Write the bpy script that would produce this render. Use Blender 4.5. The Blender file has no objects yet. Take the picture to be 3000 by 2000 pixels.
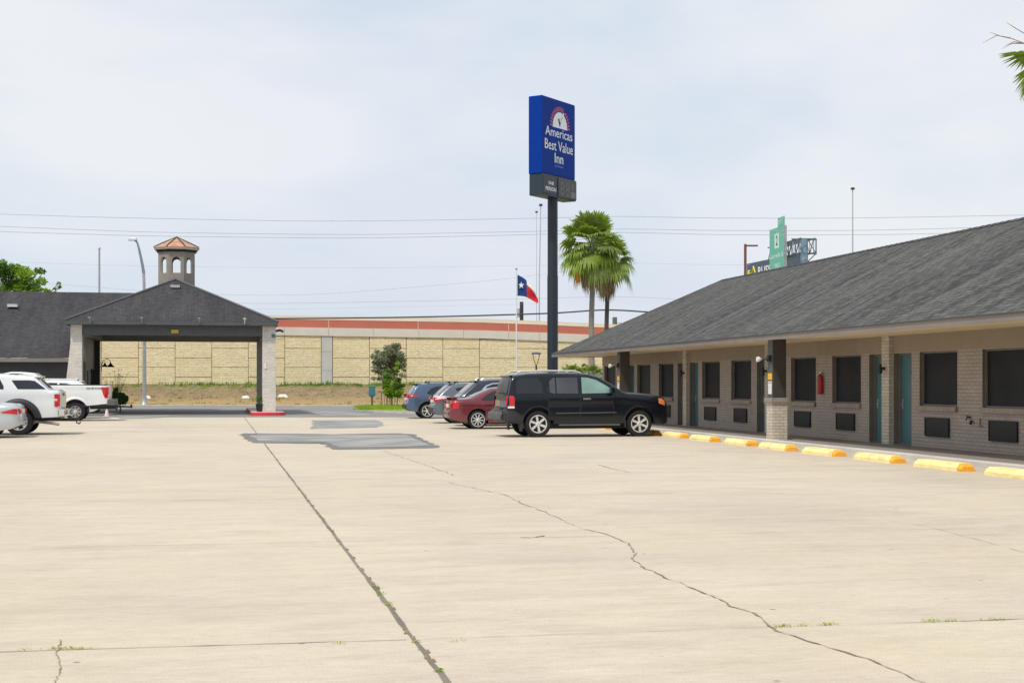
import bpy, bmesh, math, random
from mathutils import Vector, Matrix
random.seed(7)
R = math.radians
SC = bpy.context.scene
COL = SC.collection
TH = math.atan2(.1961, .9806)          # the lot is turned this much from the view direction
C_, S_ = math.cos(TH), math.sin(TH)
F = 4300.0; HZ = 1123.0; CAMH = 1.6

def L(u, v, z=0.0): return Vector((u*C_ - v*S_, u*S_ + v*C_, z))
def ground(x, y, z=0.0):
    Y = F*(CAMH - z)/(y - HZ); X = (x-1500)/F*Y
    return (X*C_ + Y*S_, -X*S_ + Y*C_)
def at(x, y, Y): return Vector(((x-1500)/F*Y, Y, CAMH + (HZ-y)*Y/F))

# ------------------------------------------------------------ objects
def tag(o, label=None, cat=None, group=None, kind=None):
    if label: o['label'] = label
    if cat: o['category'] = cat
    if group: o['group'] = group
    if kind: o['kind'] = kind
    return o
def thing(name, label, cat, loc=(0,0,0), rz=0.0, group=None):
    o = bpy.data.objects.new(name, None); COL.objects.link(o)
    o.empty_display_size = .3; o.location = loc; o.rotation_euler = (0,0,rz)
    return tag(o, label, cat, group)
def lot_thing(name, label, cat, u, v, z=0.0, rz=0.0, group=None):
    return thing(name, label, cat, L(u,v,z), TH+rz, group)

class MB:
    def __init__(s, off=(0,0,0)):
        s.v=[]; s.f=[]; s.m=[]; s.uv=[]; s.off=Vector(off)
    def add(s, vs, fs, m=0, uvs=None):
        b=len(s.v); s.v += [Vector(p)-s.off for p in vs]
        for i,fc in enumerate(fs):
            s.f.append([b+k for k in fc]); s.m.append(m)
            s.uv.append(uvs[i] if uvs else None)
    def poly(s, pts, m=0, uv=None): s.add(pts, [list(range(len(pts)))], m, [uv] if uv else None)
    def box(s, x0,x1,y0,y1,z0,z1, m=0):
        v=[(x0,y0,z0),(x1,y0,z0),(x1,y1,z0),(x0,y1,z0),(x0,y0,z1),(x1,y0,z1),(x1,y1,z1),(x0,y1,z1)]
        s.add(v, [(0,3,2,1),(4,5,6,7),(0,1,5,4),(1,2,6,5),(2,3,7,6),(3,0,4,7)], m)
    def frustum(s, a, b, z0, z1, m=0):    # a,b = (x0,x1,y0,y1)
        v=[(a[0],a[2],z0),(a[1],a[2],z0),(a[1],a[3],z0),(a[0],a[3],z0),(b[0],b[2],z1),(b[1],b[2],z1),(b[1],b[3],z1),(b[0],b[3],z1)]
        s.add(v, [(0,3,2,1),(4,5,6,7),(0,1,5,4),(1,2,6,5),(2,3,7,6),(3,0,4,7)], m)
    def tube(s, pts, r, n=8, m=0, cap=True):
        pts=[Vector(p) for p in pts]; N=len(pts)
        rs = r if isinstance(r,(list,tuple)) else [r]*N
        vs=[]; 
        for i,p in enumerate(pts):
            t=(pts[min(i+1,N-1)]-pts[max(i-1,0)]).normalized()
            a=Vector((0,0,1)) if abs(t.z)<.9 else Vector((1,0,0))
            e1=t.cross(a).normalized(); e2=t.cross(e1).normalized()
            for k in range(n):
                q=2*math.pi*k/n
                vs.append(p+(e1*math.cos(q)+e2*math.sin(q))*rs[i])
        fs=[]
        for i in range(N-1):
            for k in range(n):
                fs.append((i*n+k, i*n+(k+1)%n, (i+1)*n+(k+1)%n, (i+1)*n+k))
        if cap: fs.append(list(range(n))[::-1]); fs.append([(N-1)*n+k for k in range(n)])
        s.add(vs, fs, m)
    def lathe(s, prof, n=24, m=0, c=(0,0,0), axis='z', cap=True):
        vs=[]
        for r,h in prof:
            for k in range(n):
                q=2*math.pi*k/n; a=r*math.cos(q); b=r*math.sin(q)
                vs.append(Vector(c)+(Vector((a,b,h)) if axis=='z' else Vector((a,h,b)) if axis=='y' else Vector((h,a,b))))
        fs=[]
        for i in range(len(prof)-1):
            for k in range(n):
                q=(i*n+k, i*n+(k+1)%n, (i+1)*n+(k+1)%n, (i+1)*n+k)
                fs.append(q if axis!='y' else q[::-1])
        if cap:
            fs.append(list(range(n))[::-1]); fs.append([(len(prof)-1)*n+k for k in range(n)])
        s.add(vs, fs, m)
    def build(s, name, mats, parent=None, loc=None, rz=None, smooth=0, bevel=0):
        me=bpy.data.meshes.new(name); me.from_pydata([tuple(v) for v in s.v], [], s.f)
        if not isinstance(mats,(list,tuple)): mats=[mats]
        for m in mats: me.materials.append(m)
        me.polygons.foreach_set('material_index', s.m)
        if any(u for u in s.uv):
            l=me.uv_layers.new(name='UVMap'); k=0
            for i,u in enumerate(s.uv):
                for j in range(len(s.f[i])):
                    l.data[k].uv = u[j] if u else (0,0); k+=1
        if smooth:
            me.polygons.foreach_set('use_smooth',[True]*len(me.polygons))
            me.set_sharp_from_angle(angle=R(smooth))
        me.update()
        o=bpy.data.objects.new(name, me); COL.objects.link(o)
        if parent: o.parent=parent
        if loc is not None: o.location=loc
        if rz is not None: o.rotation_euler=(0,0,rz)
        if bevel:
            b=o.modifiers.new('bevel','BEVEL'); b.width=bevel; b.segments=2; b.limit_method='ANGLE'
        return o
def struct(name, mb, mats, **k):
    o=mb.build(name, mats, **k); o['kind']='structure'; return o

# ------------------------------------------------------------ materials
class NT:
    def __init__(s, name):
        s.mat=bpy.data.materials.new(name); s.mat.use_nodes=True
        s.t=s.mat.node_tree; s.n=s.t.nodes; s.l=s.t.links
        s.b=s.n['Principled BSDF']
    def node(s, ty, **k):
        n=s.n.new(ty)
        for a,b in k.items():
            if a.startswith('i_'): n.inputs[a[2:].replace('_',' ')].default_value=b
            else: setattr(n,a,b)
        return n
    def link(s,a,b): s.l.new(a,b)
    def obj(s): return s.node('ShaderNodeTexCoord').outputs['Object']
    def uv(s): return s.node('ShaderNodeTexCoord').outputs['UV']
    def mapping(s, src, scale=(1,1,1), rot=(0,0,0), loc=(0,0,0)):
        m=s.node('ShaderNodeMapping'); s.link(src,m.inputs[0])
        m.inputs['Scale'].default_value=scale; m.inputs['Rotation'].default_value=rot; m.inputs['Location'].default_value=loc
        return m.outputs[0]
    def noise(s, src, scale, detail=4, rough=.55, col=False):
        n=s.node('ShaderNodeTexNoise'); s.link(src,n.inputs['Vector'])
        n.inputs['Scale'].default_value=scale; n.inputs['Detail'].default_value=detail; n.inputs['Roughness'].default_value=rough
        return n.outputs['Color' if col else 'Fac']
    def ramp(s, src, stops):
        r=s.node('ShaderNodeValToRGB'); s.link(src,r.inputs[0])
        e=r.color_ramp.elements
        while len(e)<len(stops): e.new(.5)
        for el,(p,c) in zip(e,stops):
            el.position=p; el.color=(*c,1) if len(c)==3 else c
        return r.outputs[0]
    def mix(s, fac, a, b, mode='MIX'):
        m=s.node('ShaderNodeMix', data_type='RGBA', blend_type=mode)
        for i,x in ((0,fac),(6,a),(7,b)):
            if hasattr(x,'is_output'): s.link(x,m.inputs[i])
            else: m.inputs[i].default_value = x if i==0 else (*x,1)
        return m.outputs[2]
    def math(s, op, a, b=0.0):
        m=s.node('ShaderNodeMath', operation=op)
        for i,x in enumerate((a,b)):
            if hasattr(x,'is_output'): s.link(x,m.inputs[i])
            else: m.inputs[i].default_value=x
        return m.outputs[0]
    def sep(s, src):
        n=s.node('ShaderNodeSeparateXYZ'); s.link(src,n.inputs[0]); return n.outputs
    def comb(s, x=0.0,y=0.0,z=0.0):
        n=s.node('ShaderNodeCombineXYZ')
        for i,q in enumerate((x,y,z)):
            if hasattr(q,'is_output'): s.link(q,n.inputs[i])
            else: n.inputs[i].default_value=q
        return n.outputs[0]
    def bump(s, h, strength=.3, dist=.01):
        b=s.node('ShaderNodeBump'); b.inputs['Strength'].default_value=strength; b.inputs['Distance'].default_value=dist
        s.link(h,b.inputs['Height']); s.link(b.outputs[0], s.b.inputs['Normal'])
    def base(s, c):
        if hasattr(c,'is_output'): s.link(c,s.b.inputs['Base Color'])
        else: s.b.inputs['Base Color'].default_value=(*c,1)
    def set(s, **k):
        for a,b in k.items(): s.b.inputs[a.replace('_',' ')].default_value=b

def pm(name, col, rough=.6, metal=0.0, var=.12, sc=3.0, bump=0.0, bsc=60, coat=0, spec=None):
    n=NT(name); o=n.obj()
    f=n.noise(o, sc, 5)
    lo=tuple(max(0,c*(1-var)) for c in col); hi=tuple(min(1,c*(1+var)) for c in col)
    n.base(n.ramp(f, [(.3,lo),(.7,hi)]))
    n.set(Roughness=rough, Metallic=metal)
    if coat: n.set(Coat_Weight=coat, Coat_Roughness=.04)
    if spec is not None: n.b.inputs['Specular IOR Level'].default_value=spec
    if bump: n.bump(n.noise(o,bsc,3), bump, .01)
    return n.mat

def m_concrete():
    n=NT('lot_concrete'); o=n.obj()
    big=n.noise(n.mapping(o,(.16,.10,1)),1,7,.62)
    c=n.ramp(big,[(.28,(.49,.43,.34)),(.42,(.55,.485,.38)),(.56,(.59,.525,.415)),(.75,(.525,.475,.385))])
    st=n.noise(n.mapping(o,(.45,1.6,1)),1,6,.6)
    c=n.mix(n.ramp(st,[(.33,(1,)*3),(.50,(0,)*3)]), c, n.mix(.18,c,(.33,.28,.24)))
    sm=n.noise(n.mapping(o,(1.1,3.2,1),loc=(7,3,0)),1,6,.7)
    c=n.mix(.9,c,n.ramp(sm,[(.32,(.87,.86,.85)),(.5,(1,1,1)),(.68,(1.07,1.07,1.07))]),'MULTIPLY')
    # darker worn stains
    s2=n.noise(n.mapping(o,(.22,.5,1),loc=(13,4,0)),1,5,.55)
    c=n.mix(n.ramp(s2,[(.52,(0,)*3),(.74,(.5,)*3)]), c, (.44,.39,.34))
    # rusty / yellow tint blotches
    s3=n.noise(n.mapping(o,(.35,.35,1),loc=(3,40,0)),1,4,.5)
    c=n.mix(n.ramp(s3,[(.48,(0,)*3),(.74,(.55,)*3)]), c, (.62,.535,.39))
    s4=n.noise(n.mapping(o,(.5,.28,1),loc=(33,7,0)),1,5,.55)
    c=n.mix(n.ramp(s4,[(.50,(0,)*3),(.72,(.6,)*3)]), c, (.57,.485,.39))
    g=n.noise(o,75,4,.8)
    c=n.mix(.9, c, n.ramp(g,[(.3,(.76,.75,.74)),(.7,(1.14,)*3)]),'MULTIPLY')
    pit=n.noise(o,22,2,.5)
    c=n.mix(n.ramp(pit,[(.22,(.5,)*3),(.34,(0,)*3)]), c, (.36,.31,.25))
    g2=n.noise(n.mapping(o,(3,7,1)),2.2,5,.75)
    c=n.mix(.8, c, n.ramp(g2,[(.3,(.88,.87,.86)),(.7,(1.08,1.08,1.08))]),'MULTIPLY')
    # small dark specks
    vo=n.node('ShaderNodeTexVoronoi'); vo.inputs['Scale'].default_value=1.7; n.link(o,vo.inputs['Vector'])
    sp=n.ramp(vo.outputs['Distance'],[(.030,(1,)*3),(.05,(0,)*3)])
    c=n.mix(n.mix(1.0,sp,n.ramp(n.noise(o,.8,2),[(.40,(0,)*3),(.55,(.8,)*3)]),'MULTIPLY'), c, (.18,.15,.12))
    v2=n.node('ShaderNodeTexVoronoi'); v2.inputs['Scale'].default_value=6.0; n.link(o,v2.inputs['Vector'])
    c=n.mix(n.mix(1.0,n.ramp(v2.outputs['Distance'],[(.03,(1,)*3),(.07,(0,)*3)]),n.ramp(n.noise(o,.5,3),[(.48,(0,)*3),(.6,(.7,)*3)]),'MULTIPLY'), c, (.26,.22,.17))
    # grooved transverse joints are geometry; faint old joints here
    n.base(c); n.set(Roughness=.88); n.b.inputs['Specular IOR Level'].default_value=.25
    n.bump(n.noise(o,90,4,.7),.25,.004)
    return n.mat
def m_asphalt(name, a, b):
    n=NT(name); o=n.obj()
    c=n.ramp(n.noise(n.mapping(o,(.5,.9,1)),1.2,6,.6),[(.3,a),(.55,tuple((x+y)/2 for x,y in zip(a,b))),(.72,b)])
    c=n.mix(.8,c,n.ramp(n.noise(o,120,2,.8),[(.3,(.75,)*3),(.7,(1.15,)*3)]),'MULTIPLY')
    n.base(c); n.set(Roughness=.85); n.bump(n.noise(o,150,2),.4,.006); return n.mat
def m_brick(name, col, mortar, bw=.20, rh=.068, ms=.008, var=.12, axis='y', rough=.75, bump=.6):
    n=NT(name); o=n.obj(); x,y,z=n.sep(o)
    a = y if axis=='y' else (n.math('ADD',x,y))
    vec=n.comb(a,z,0.0)
    b=n.node('ShaderNodeTexBrick'); n.link(vec,b.inputs['Vector'])
    b.inputs['Scale'].default_value=1; b.inputs['Brick Width'].default_value=bw; b.inputs['Row Height'].default_value=rh
    b.inputs['Mortar Size'].default_value=ms; b.inputs['Mortar Smooth'].default_value=.3
    b.inputs['Color1'].default_value=(*[c*(1-var) for c in col],1); b.inputs['Color2'].default_value=(*[c*(1+var) for c in col],1)
    b.inputs['Mortar'].default_value=(*mortar,1)
    c=n.mix(.6,b.outputs['Color'],n.ramp(n.noise(o,2.2,6,.65),[(.3,(.86,)*3),(.7,(1.12,)*3)]),'MULTIPLY')
    c=n.mix(.5,c,n.ramp(n.noise(o,38,3,.65),[(.3,(.86,)*3),(.7,(1.12,)*3)]),'MULTIPLY')
    n.base(c); n.set(Roughness=rough)
    h=n.math('SUBTRACT', n.math('MULTIPLY',n.noise(o,60,3),.25), b.outputs['Fac'])
    n.bump(h,bump,.012); return n.mat
def m_shingle(name, a, b, c3, streak=.35, rot=.5):
    n=NT(name); uv=n.uv()
    br=n.node('ShaderNodeTexBrick'); n.link(uv,br.inputs['Vector'])
    br.offset=.37; br.inputs['Scale'].default_value=1; br.inputs['Brick Width'].default_value=.31; br.inputs['Row Height'].default_value=.145
    br.inputs['Mortar Size'].default_value=.012; br.inputs['Mortar Smooth'].default_value=.4; br.inputs['Bias'].default_value=0
    br.inputs['Color1'].default_value=(*a,1); br.inputs['Color2'].default_value=(*b,1); br.inputs['Mortar'].default_value=(*[q*.45 for q in a],1)
    wv=n.math('MULTIPLY',n.noise(n.mapping(uv,(.3,.5,1)),1.2,3),.8); sx,sy,sz=n.sep(uv)
    st=n.noise(n.comb(n.math('MULTIPLY',n.math('ADD',sx,wv),rot*4.2),n.math('MULTIPLY',sy,.16),0.0),1.0,6,.72)
    c=n.mix(n.ramp(st,[(.40,(0,)*3),(.64,(streak,)*3)]), br.outputs['Color'], c3)
    blot=n.noise(n.mapping(uv,(.6,.25,1)),.8,6,.6)
    c=n.mix(.9,c,n.ramp(blot,[(.3,(.78,)*3),(.7,(1.18,)*3)]),'MULTIPLY')
    tab=n.noise(n.mapping(uv,(3.0,7.0,1)),1.0,3,.8)
    c=n.mix(.9,c,n.ramp(tab,[(.35,(.70,)*3),(.65,(1.35,)*3)]),'MULTIPLY')
    gr=n.noise(uv,26,4,.8)
    c=n.mix(.9,c,n.ramp(gr,[(.3,(.72,)*3),(.7,(1.28,)*3)]),'MULTIPLY')
    n.base(c); n.set(Roughness=.9); n.b.inputs['Specular IOR Level'].default_value=.3
    sv=n.sep(uv)[1]
    saw=n.math('FRACT',n.math('DIVIDE',sv,.145))
    n.bump(n.math('SUBTRACT',n.math('MULTIPLY',saw,-.8),br.outputs['Fac']),1.0,.018)
    return n.mat
def m_stone():
    n=NT('limestone_panels'); o=n.obj(); x,y,z=n.sep(o)
    warp=n.noise(n.comb(n.math('MULTIPLY',x,.9),0.0,n.math('MULTIPLY',z,1.2)),1.2,3)
    xx=n.math('ADD',x,n.math('MULTIPLY',warp,.5)); zz=n.math('ADD',z,n.math('MULTIPLY',n.noise(n.comb(x,0.0,z),1.1,3),.16))
    def bt(bw,rh,ms,off,c1,c2,mo):
        b=n.node('ShaderNodeTexBrick'); n.link(n.comb(xx,zz,0.0),b.inputs['Vector']); b.offset=off; b.squash=1.7; b.squash_frequency=3
        b.inputs['Scale'].default_value=1; b.inputs['Brick Width'].default_value=bw; b.inputs['Row Height'].default_value=rh
        b.inputs['Mortar Size'].default_value=ms; b.inputs['Mortar Smooth'].default_value=.6
        b.inputs['Color1'].default_value=(*c1,1); b.inputs['Color2'].default_value=(*c2,1); b.inputs['Mortar'].default_value=(*mo,1)
        return b
    b=bt(.62,.15,.014,.43,(.80,.66,.41),(.86,.755,.52),(.63,.50,.30))
    b2=bt(.9,.30,.016,.31,(1,1,1),(1,1,1),(.82,.79,.74))
    c=n.mix(1.0,b.outputs['Color'],b2.outputs['Color'],'MULTIPLY')
    c=n.mix(.8,c,n.ramp(n.noise(n.mapping(o,(1,1,2.5)),2.2,6,.7),[(.3,(.85,.85,.84)),(.7,(1.1,1.1,1.1))]),'MULTIPLY')
    c=n.mix(.5,c,n.ramp(n.noise(n.mapping(o,(.12,.12,.2)),1,3),[(.35,(.9,.9,.88)),(.65,(1.06,1.06,1.05))]),'MULTIPLY')
    n.base(c); n.set(Roughness=.9)
    n.bump(n.math('SUBTRACT',n.noise(n.mapping(o,(1,1,3)),4,5),b.outputs['Fac']),.7,.04); return n.mat
def m_verge():
    n=NT('dry_grass_bank'); o=n.obj(); x,y,z=n.sep(o)
    w=n.noise(n.mapping(o,(.18,.35,1)),1,5,.6)
    yy=n.math('ADD',y,n.math('MULTIPLY',n.math('SUBTRACT',w,.5),7.0))
    g=n.math('DIVIDE',n.math('SUBTRACT',yy,99.0),22.0)
    c=n.ramp(g,[(.0,(.26,.27,.08)),(.14,(.33,.28,.10)),(.26,(.40,.28,.12)),(.42,(.27,.19,.115)),(.68,(.225,.165,.105)),(.80,(.17,.16,.07)),(.88,(.11,.17,.035)),(1,(.10,.16,.035))])
    c=n.mix(n.ramp(n.noise(n.mapping(o,(1.2,.5,1)),1.3,6,.7),[(.42,(0,)*3),(.65,(.6,)*3)]),c,(.38,.30,.15))
    c=n.mix(.9,c,n.ramp(n.noise(n.mapping(o,(2,.6,1)),3.5,6,.8),[(.3,(.6,)*3),(.7,(1.35,)*3)]),'MULTIPLY')
    n.base(c); n.set(Roughness=.95); n.b.inputs['Specular IOR Level'].default_value=.1; n.bump(n.noise(o,9,4),.8,.1); return n.mat
def m_leaf(name, a, b, tr=.35):
    n=NT(name); o=n.obj()
    f=n.noise(o,2.3,4,.7)
    n.base(n.ramp(f,[(.32,a),(.68,b)])); n.set(Roughness=.55)
    t=n.node('ShaderNodeBsdfTranslucent'); n.link(n.ramp(f,[(.32,tuple(min(1,q*1.3) for q in a)),(.68,tuple(min(1,q*1.5) for q in b))]),t.inputs[0])
    m=n.node('ShaderNodeMixShader'); m.inputs[0].default_value=tr
    n.link(n.b.outputs[0],m.inputs[1]); n.link(t.outputs[0],m.inputs[2])
    n.link(m.outputs[0], n.n['Material Output'].inputs['Surface']); return n.mat
def m_paint(name, col, metal=0.0, rough=.35, dirt=.0):
    n=NT(name); o=n.obj()
    f=n.noise(o,1.6,5)
    c=n.ramp(f,[(.3,tuple(q*.93 for q in col)),(.7,tuple(min(1,q*1.05) for q in col))])
    if dirt:
        z=n.sep(o)[2]
        d=n.math('MULTIPLY',n.ramp(n.math('ADD',z,n.math('MULTIPLY',n.noise(o,5,4),.3)),[(.45,(1,)*3),(.85,(0,)*3)]),dirt)
        c=n.mix(d,c,(.30,.26,.21))
    n.base(c); n.set(Roughness=rough, Metallic=metal, Coat_Weight=.7, Coat_Roughness=.06); return n.mat
def m_glass(name, col, rough=.06, spec=.6):
    n=NT(name); o=n.obj()
    n.base(n.ramp(n.noise(o,1.1,3),[(.35,col),(.65,tuple(min(1,q*1.5+.003) for q in col))])); n.set(Roughness=rough, Coat_Weight=.3, Coat_Roughness=.03)
    n.b.inputs['Specular IOR Level'].default_value=spec; return n.mat
def m_screen():
    n=NT('dark_window_screen'); o=n.obj()
    n.base(n.ramp(n.noise(o,.9,4),[(.35,(.006,.008,.010)),(.65,(.015,.017,.021))])); n.set(Roughness=.55)
    n.b.inputs['Specular IOR Level'].default_value=.22; return n.mat
def m_grille():
    n=NT('air_conditioner_grille'); o=n.obj(); x,y,z=n.sep(o)
    w=n.math('FRACT',n.math('MULTIPLY',z,28.0))
    n.base(n.ramp(w,[(.45,(.008,.010,.013)),(.6,(.032,.038,.045))])); n.set(Roughness=.5, Metallic=.2)
    n.bump(w,.6,.01); return n.mat

M={}
M['concrete']=m_concrete()
M['asphalt']=m_asphalt('road_asphalt',(.19,.185,.18),(.30,.29,.275))
M['patch']=m_asphalt('patch_asphalt',(.15,.15,.148),(.48,.47,.44))
M['patch_dark']=m_asphalt('patch_edge_tar',(.14,.138,.138),(.21,.205,.20))
M['crack']=pm('crack_dirt',(.25,.205,.125),.95,var=.35,sc=9)
M['joint']=m_asphalt('joint_filler',(.13,.115,.09),(.30,.265,.21))
M['stain']=pm('damp_stain',(.42,.38,.325),.9,var=.06,sc=2)
M['walk']=m_asphalt('walkway_concrete',(.20,.18,.165),(.29,.265,.24))
M['kerb']=m_asphalt('kerb_concrete',(.50,.48,.44),(.66,.64,.60))
M['kerb_grey']=m_asphalt('kerb_weathered',(.42,.37,.31),(.58,.53,.46))
M['verge']=m_verge()
M['lawn']=pm('lawn',(.21,.30,.03),.95,var=.35,sc=2.5,bump=.8,bsc=30)
M['ground']=pm('far_ground',(.22,.20,.13),.95,var=.25,sc=.2)
M['wallbrick']=m_brick('painted_brick_taupe',(.375,.325,.28),(.265,.225,.19),bw=.235,rh=.082,ms=.009,var=.05)
M['walltop']=pm('taupe_siding',(.300,.245,.185),.8,var=.06,sc=2,bump=.15,bsc=30)
M['brickcream']=m_brick('cream_brick',(.56,.50,.42),(.40,.35,.29),bw=.22,rh=.08,ms=.010,var=.10,axis='xy',bump=.9)
M['brickwhite']=m_brick('whitewashed_brick',(.68,.63,.56),(.60,.55,.485),bw=.24,rh=.085,ms=.010,var=.10,axis='xy',bump=.8)
M['sill']=m_brick('brick_sill',(.33,.28,.23),(.20,.165,.135),bw=.09,rh=.3,ms=.010,var=.08)
M['roof']=m_shingle('grey_shingles',(.040,.039,.038),(.088,.086,.083),(.150,.147,.142),.68,.5)
M['roof2']=m_shingle('charcoal_shingles',(.038,.036,.041),(.058,.055,.061),(.085,.080,.080),.45,.4)
M['fascia']=pm('taupe_fascia',(.225,.195,.175),.65,var=.10,sc=1.2)
M['fascia_dark']=pm('charcoal_fascia',(.075,.078,.08),.5,var=.1)
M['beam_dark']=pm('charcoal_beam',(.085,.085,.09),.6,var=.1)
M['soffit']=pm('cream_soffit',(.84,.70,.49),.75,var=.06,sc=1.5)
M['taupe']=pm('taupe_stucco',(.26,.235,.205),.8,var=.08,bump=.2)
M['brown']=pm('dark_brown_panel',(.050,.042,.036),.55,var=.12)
M['browngrey']=pm('grey_brown_panel',(.16,.15,.135),.55,var=.1)  # even grey brown colour of the office entrance wall
M['screen']=m_screen()
M['grille']=m_grille()
M['teal']=pm('teal_door_paint',(.065,.17,.19),.45,var=.07,sc=1.5)
M['jamb']=pm('door_jamb',(.17,.15,.13),.6)
M['black']=pm('black_metal',(.014,.013,.013),.4,var=.2)
M['steel']=pm('galvanised_steel',(.42,.44,.45),.4,.5,var=.1)
M['chrome']=pm('chrome',(.75,.75,.76),.12,1.0,var=.03)
M['white']=pm('white_plastic',(.78,.77,.75),.4,var=.03)
M['red']=pm('red_enamel',(.42,.018,.022),.3,var=.08)
M['redkerb']=pm('red_kerb_paint',(.62,.035,.045),.7,var=.15,bump=.2)
def m_worn(name,col):
    n=NT(name); o=n.obj(); g=n.node('ShaderNodeObjectInfo').outputs['Random']; v=n.math('MULTIPLY',g,40.0)
    x,y,z=n.sep(o); w=n.comb(n.math('ADD',x,v),n.math('ADD',y,v),z)
    c=n.ramp(n.noise(w,5,4),[(.3,tuple(k*.9 for k in col)),(.7,tuple(min(1,k*1.05) for k in col))])
    c=n.mix(n.ramp(n.noise(w,9,6,.75),[(.60,(0,)*3),(.66,(.8,)*3)]),c,(.55,.50,.42))
    c=n.mix(n.ramp(n.noise(n.mapping(w,(6,1.2,6)),1.4,5,.7),[(.52,(0,)*3),(.72,(.55,)*3)]),c,(.22,.17,.10))
    n.base(c); n.set(Roughness=.8); n.bump(n.noise(w,40,4),.4,.008); return n.mat
M['yellow']=m_worn('yellow_paint',(.95,.76,.34))
M['orange']=m_worn('orange_paint',(.88,.40,.03))
M['signyellow']=pm('yellow_sign',(.78,.46,.02),.5,var=.05)
M['stone']=m_stone()
M['stonegap']=pm('panel_joint',(.30,.23,.12),.9)
M['castcon']=pm('cast_concrete',(.62,.575,.51),.8,var=.06,sc=.6)
M['castgrey']=pm('cast_concrete_grey',(.50,.49,.47),.8,var=.07,sc=.8)
M['redband']=pm('terracotta_band',(.50,.145,.10),.75,var=.06,sc=.4)
M['rail']=pm('cream_rail',(.70,.62,.48),.8,var=.05,sc=.5)
M['tile']=pm('clay_tile',(.48,.26,.165),.6,var=.4,sc=5)
M['signblue']=pm('sign_blue',(.001,.036,.27),.5,var=.04,spec=.1)
M['signwhite']=pm('sign_white',(.85,.86,.86),.4,var=.02)
M['signred']=pm('sign_red',(.62,.07,.08),.4,var=.03)
M['signpale']=pm('sign_pale_blue',(.14,.28,.70),.4,var=.02)
M['signgrey']=pm('sign_slate',(.016,.030,.045),.4,var=.08)
M['digit']=pm('unlit_digit',(.16,.16,.14),.4,var=.1)
M['digitbg']=pm('digit_panel',(.035,.040,.042),.3,var=.15)
M['pole']=pm('pole_slate',(.013,.021,.032),.45,var=.08)
M['palmleaf']=m_leaf('palm_leaf',(.15,.25,.025),(.29,.40,.045))
M['palmlight']=m_leaf('palm_leaf_pale',(.17,.24,.05),(.29,.36,.09))
M['palmdead']=m_leaf('dead_palm_leaf',(.28,.19,.10),(.42,.31,.19),.2)
M['palmgold']=m_leaf('golden_palm_leaf',(.55,.27,.04),(.70,.36,.05),.3)
M['trunk']=pm('palm_trunk',(.27,.235,.20),.9,var=.2,sc=8,bump=.8,bsc=20)
M['trunkdark']=pm('dark_palm_trunk',(.085,.068,.06),.9,var=.2,sc=8,bump=.8,bsc=20)
M['bark']=pm('bark',(.16,.125,.095),.9,var=.3,sc=6,bump=.6)
M['leafbright']=m_leaf('bright_leaf',(.16,.28,.015),(.34,.48,.03),.5)
M['weed']=m_leaf('yellow_green_weed',(.30,.36,.05),(.45,.50,.10),.5)
M['leafmid']=m_leaf('mid_green_leaf',(.07,.15,.015),(.15,.27,.03))
M['leafolive']=m_leaf('olive_leaf',(.18,.195,.11),(.31,.32,.20),.25)
M['leafdark']=m_leaf('dark_green_leaf',(.045,.11,.02),(.11,.20,.03))
M['twig']=pm('dry_twig',(.30,.22,.11),.9)
M['flagblue']=pm('flag_blue',(.006,.045,.22),.7)
M['flagred']=pm('flag_red',(.68,.025,.045),.7)
M['flagwhite']=pm('flag_white',(.86,.85,.84),.7)
M['green']=pm('highway_green',(.10,.46,.33),.4,var=.03)
M['signpalegreen']=pm('highway_letter',(.62,.80,.72),.4,var=.02)
M['bluesteel']=pm('blue_grey_steel',(.20,.29,.38),.5,var=.08)
M['truss']=pm('truss_steel',(.16,.21,.25),.5,.2)
M['billboard']=pm('billboard_slate',(.055,.085,.13),.5)
M['billyellow']=pm('billboard_yellow',(.75,.68,.05),.5)
M['rustbrown']=pm('brown_pole_paint',(.14,.06,.05),.5,var=.1)
M['wood']=pm('weathered_pole_wood',(.16,.14,.12),.9,var=.2)
M['wire']=pm('wire',(.42,.43,.45),.6)
M['cable']=pm('black_cable',(.03,.035,.04),.6)
M['bluebox']=pm('blue_box_paint',(.05,.18,.24),.4)
M['bluepost']=pm('blue_post',(.03,.06,.07),.5)
M['cone']=pm('faded_cone',(.82,.55,.52),.6)
M['lampgreen']=pm('aged_lamp_pole',(.22,.30,.31),.4,.4)
# vehicles
M['p_black']=m_paint('paint_black',(.003,.006,.011),0,.22,dirt=.05)
bb=M['p_black'].node_tree.nodes['Principled BSDF']; bb.inputs['Coat Weight'].default_value=.25; bb.inputs['Specular IOR Level'].default_value=.35
M['p_white']=m_paint('paint_white',(.72,.74,.75),0,.3,dirt=.15)
M['p_white2']=m_paint('paint_white_warm',(.66,.66,.64),0,.35,dirt=.2)
M['p_red']=m_paint('paint_maroon',(.17,.022,.032),.35,.34,dirt=.12)
M['p_blue']=m_paint('paint_slate_blue',(.065,.11,.18),.4,.35,dirt=.12)
M['p_grey']=m_paint('paint_grey',(.13,.155,.18),.5,.35,dirt=.12)
M['p_dark']=m_paint('paint_charcoal',(.030,.037,.047),.4,.3,dirt=.12)
M['p_silver']=m_paint('paint_silver',(.52,.55,.57),.45,.35,dirt=.15)
M['glass']=m_glass('tinted_glass',(.008,.011,.015),spec=.5)
M['glassmid']=m_glass('smoky_glass',(.035,.040,.045))
M['glassgreen']=m_glass('green_glass',(.15,.25,.22),.1)
M['glassrear']=m_glass('rear_glass',(.085,.088,.085),.14)
M['plastic']=pm('black_plastic',(.022,.023,.025),.6,var=.15)
M['trimgrey']=pm('grey_plastic',(.09,.095,.10),.6,var=.1)
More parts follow.
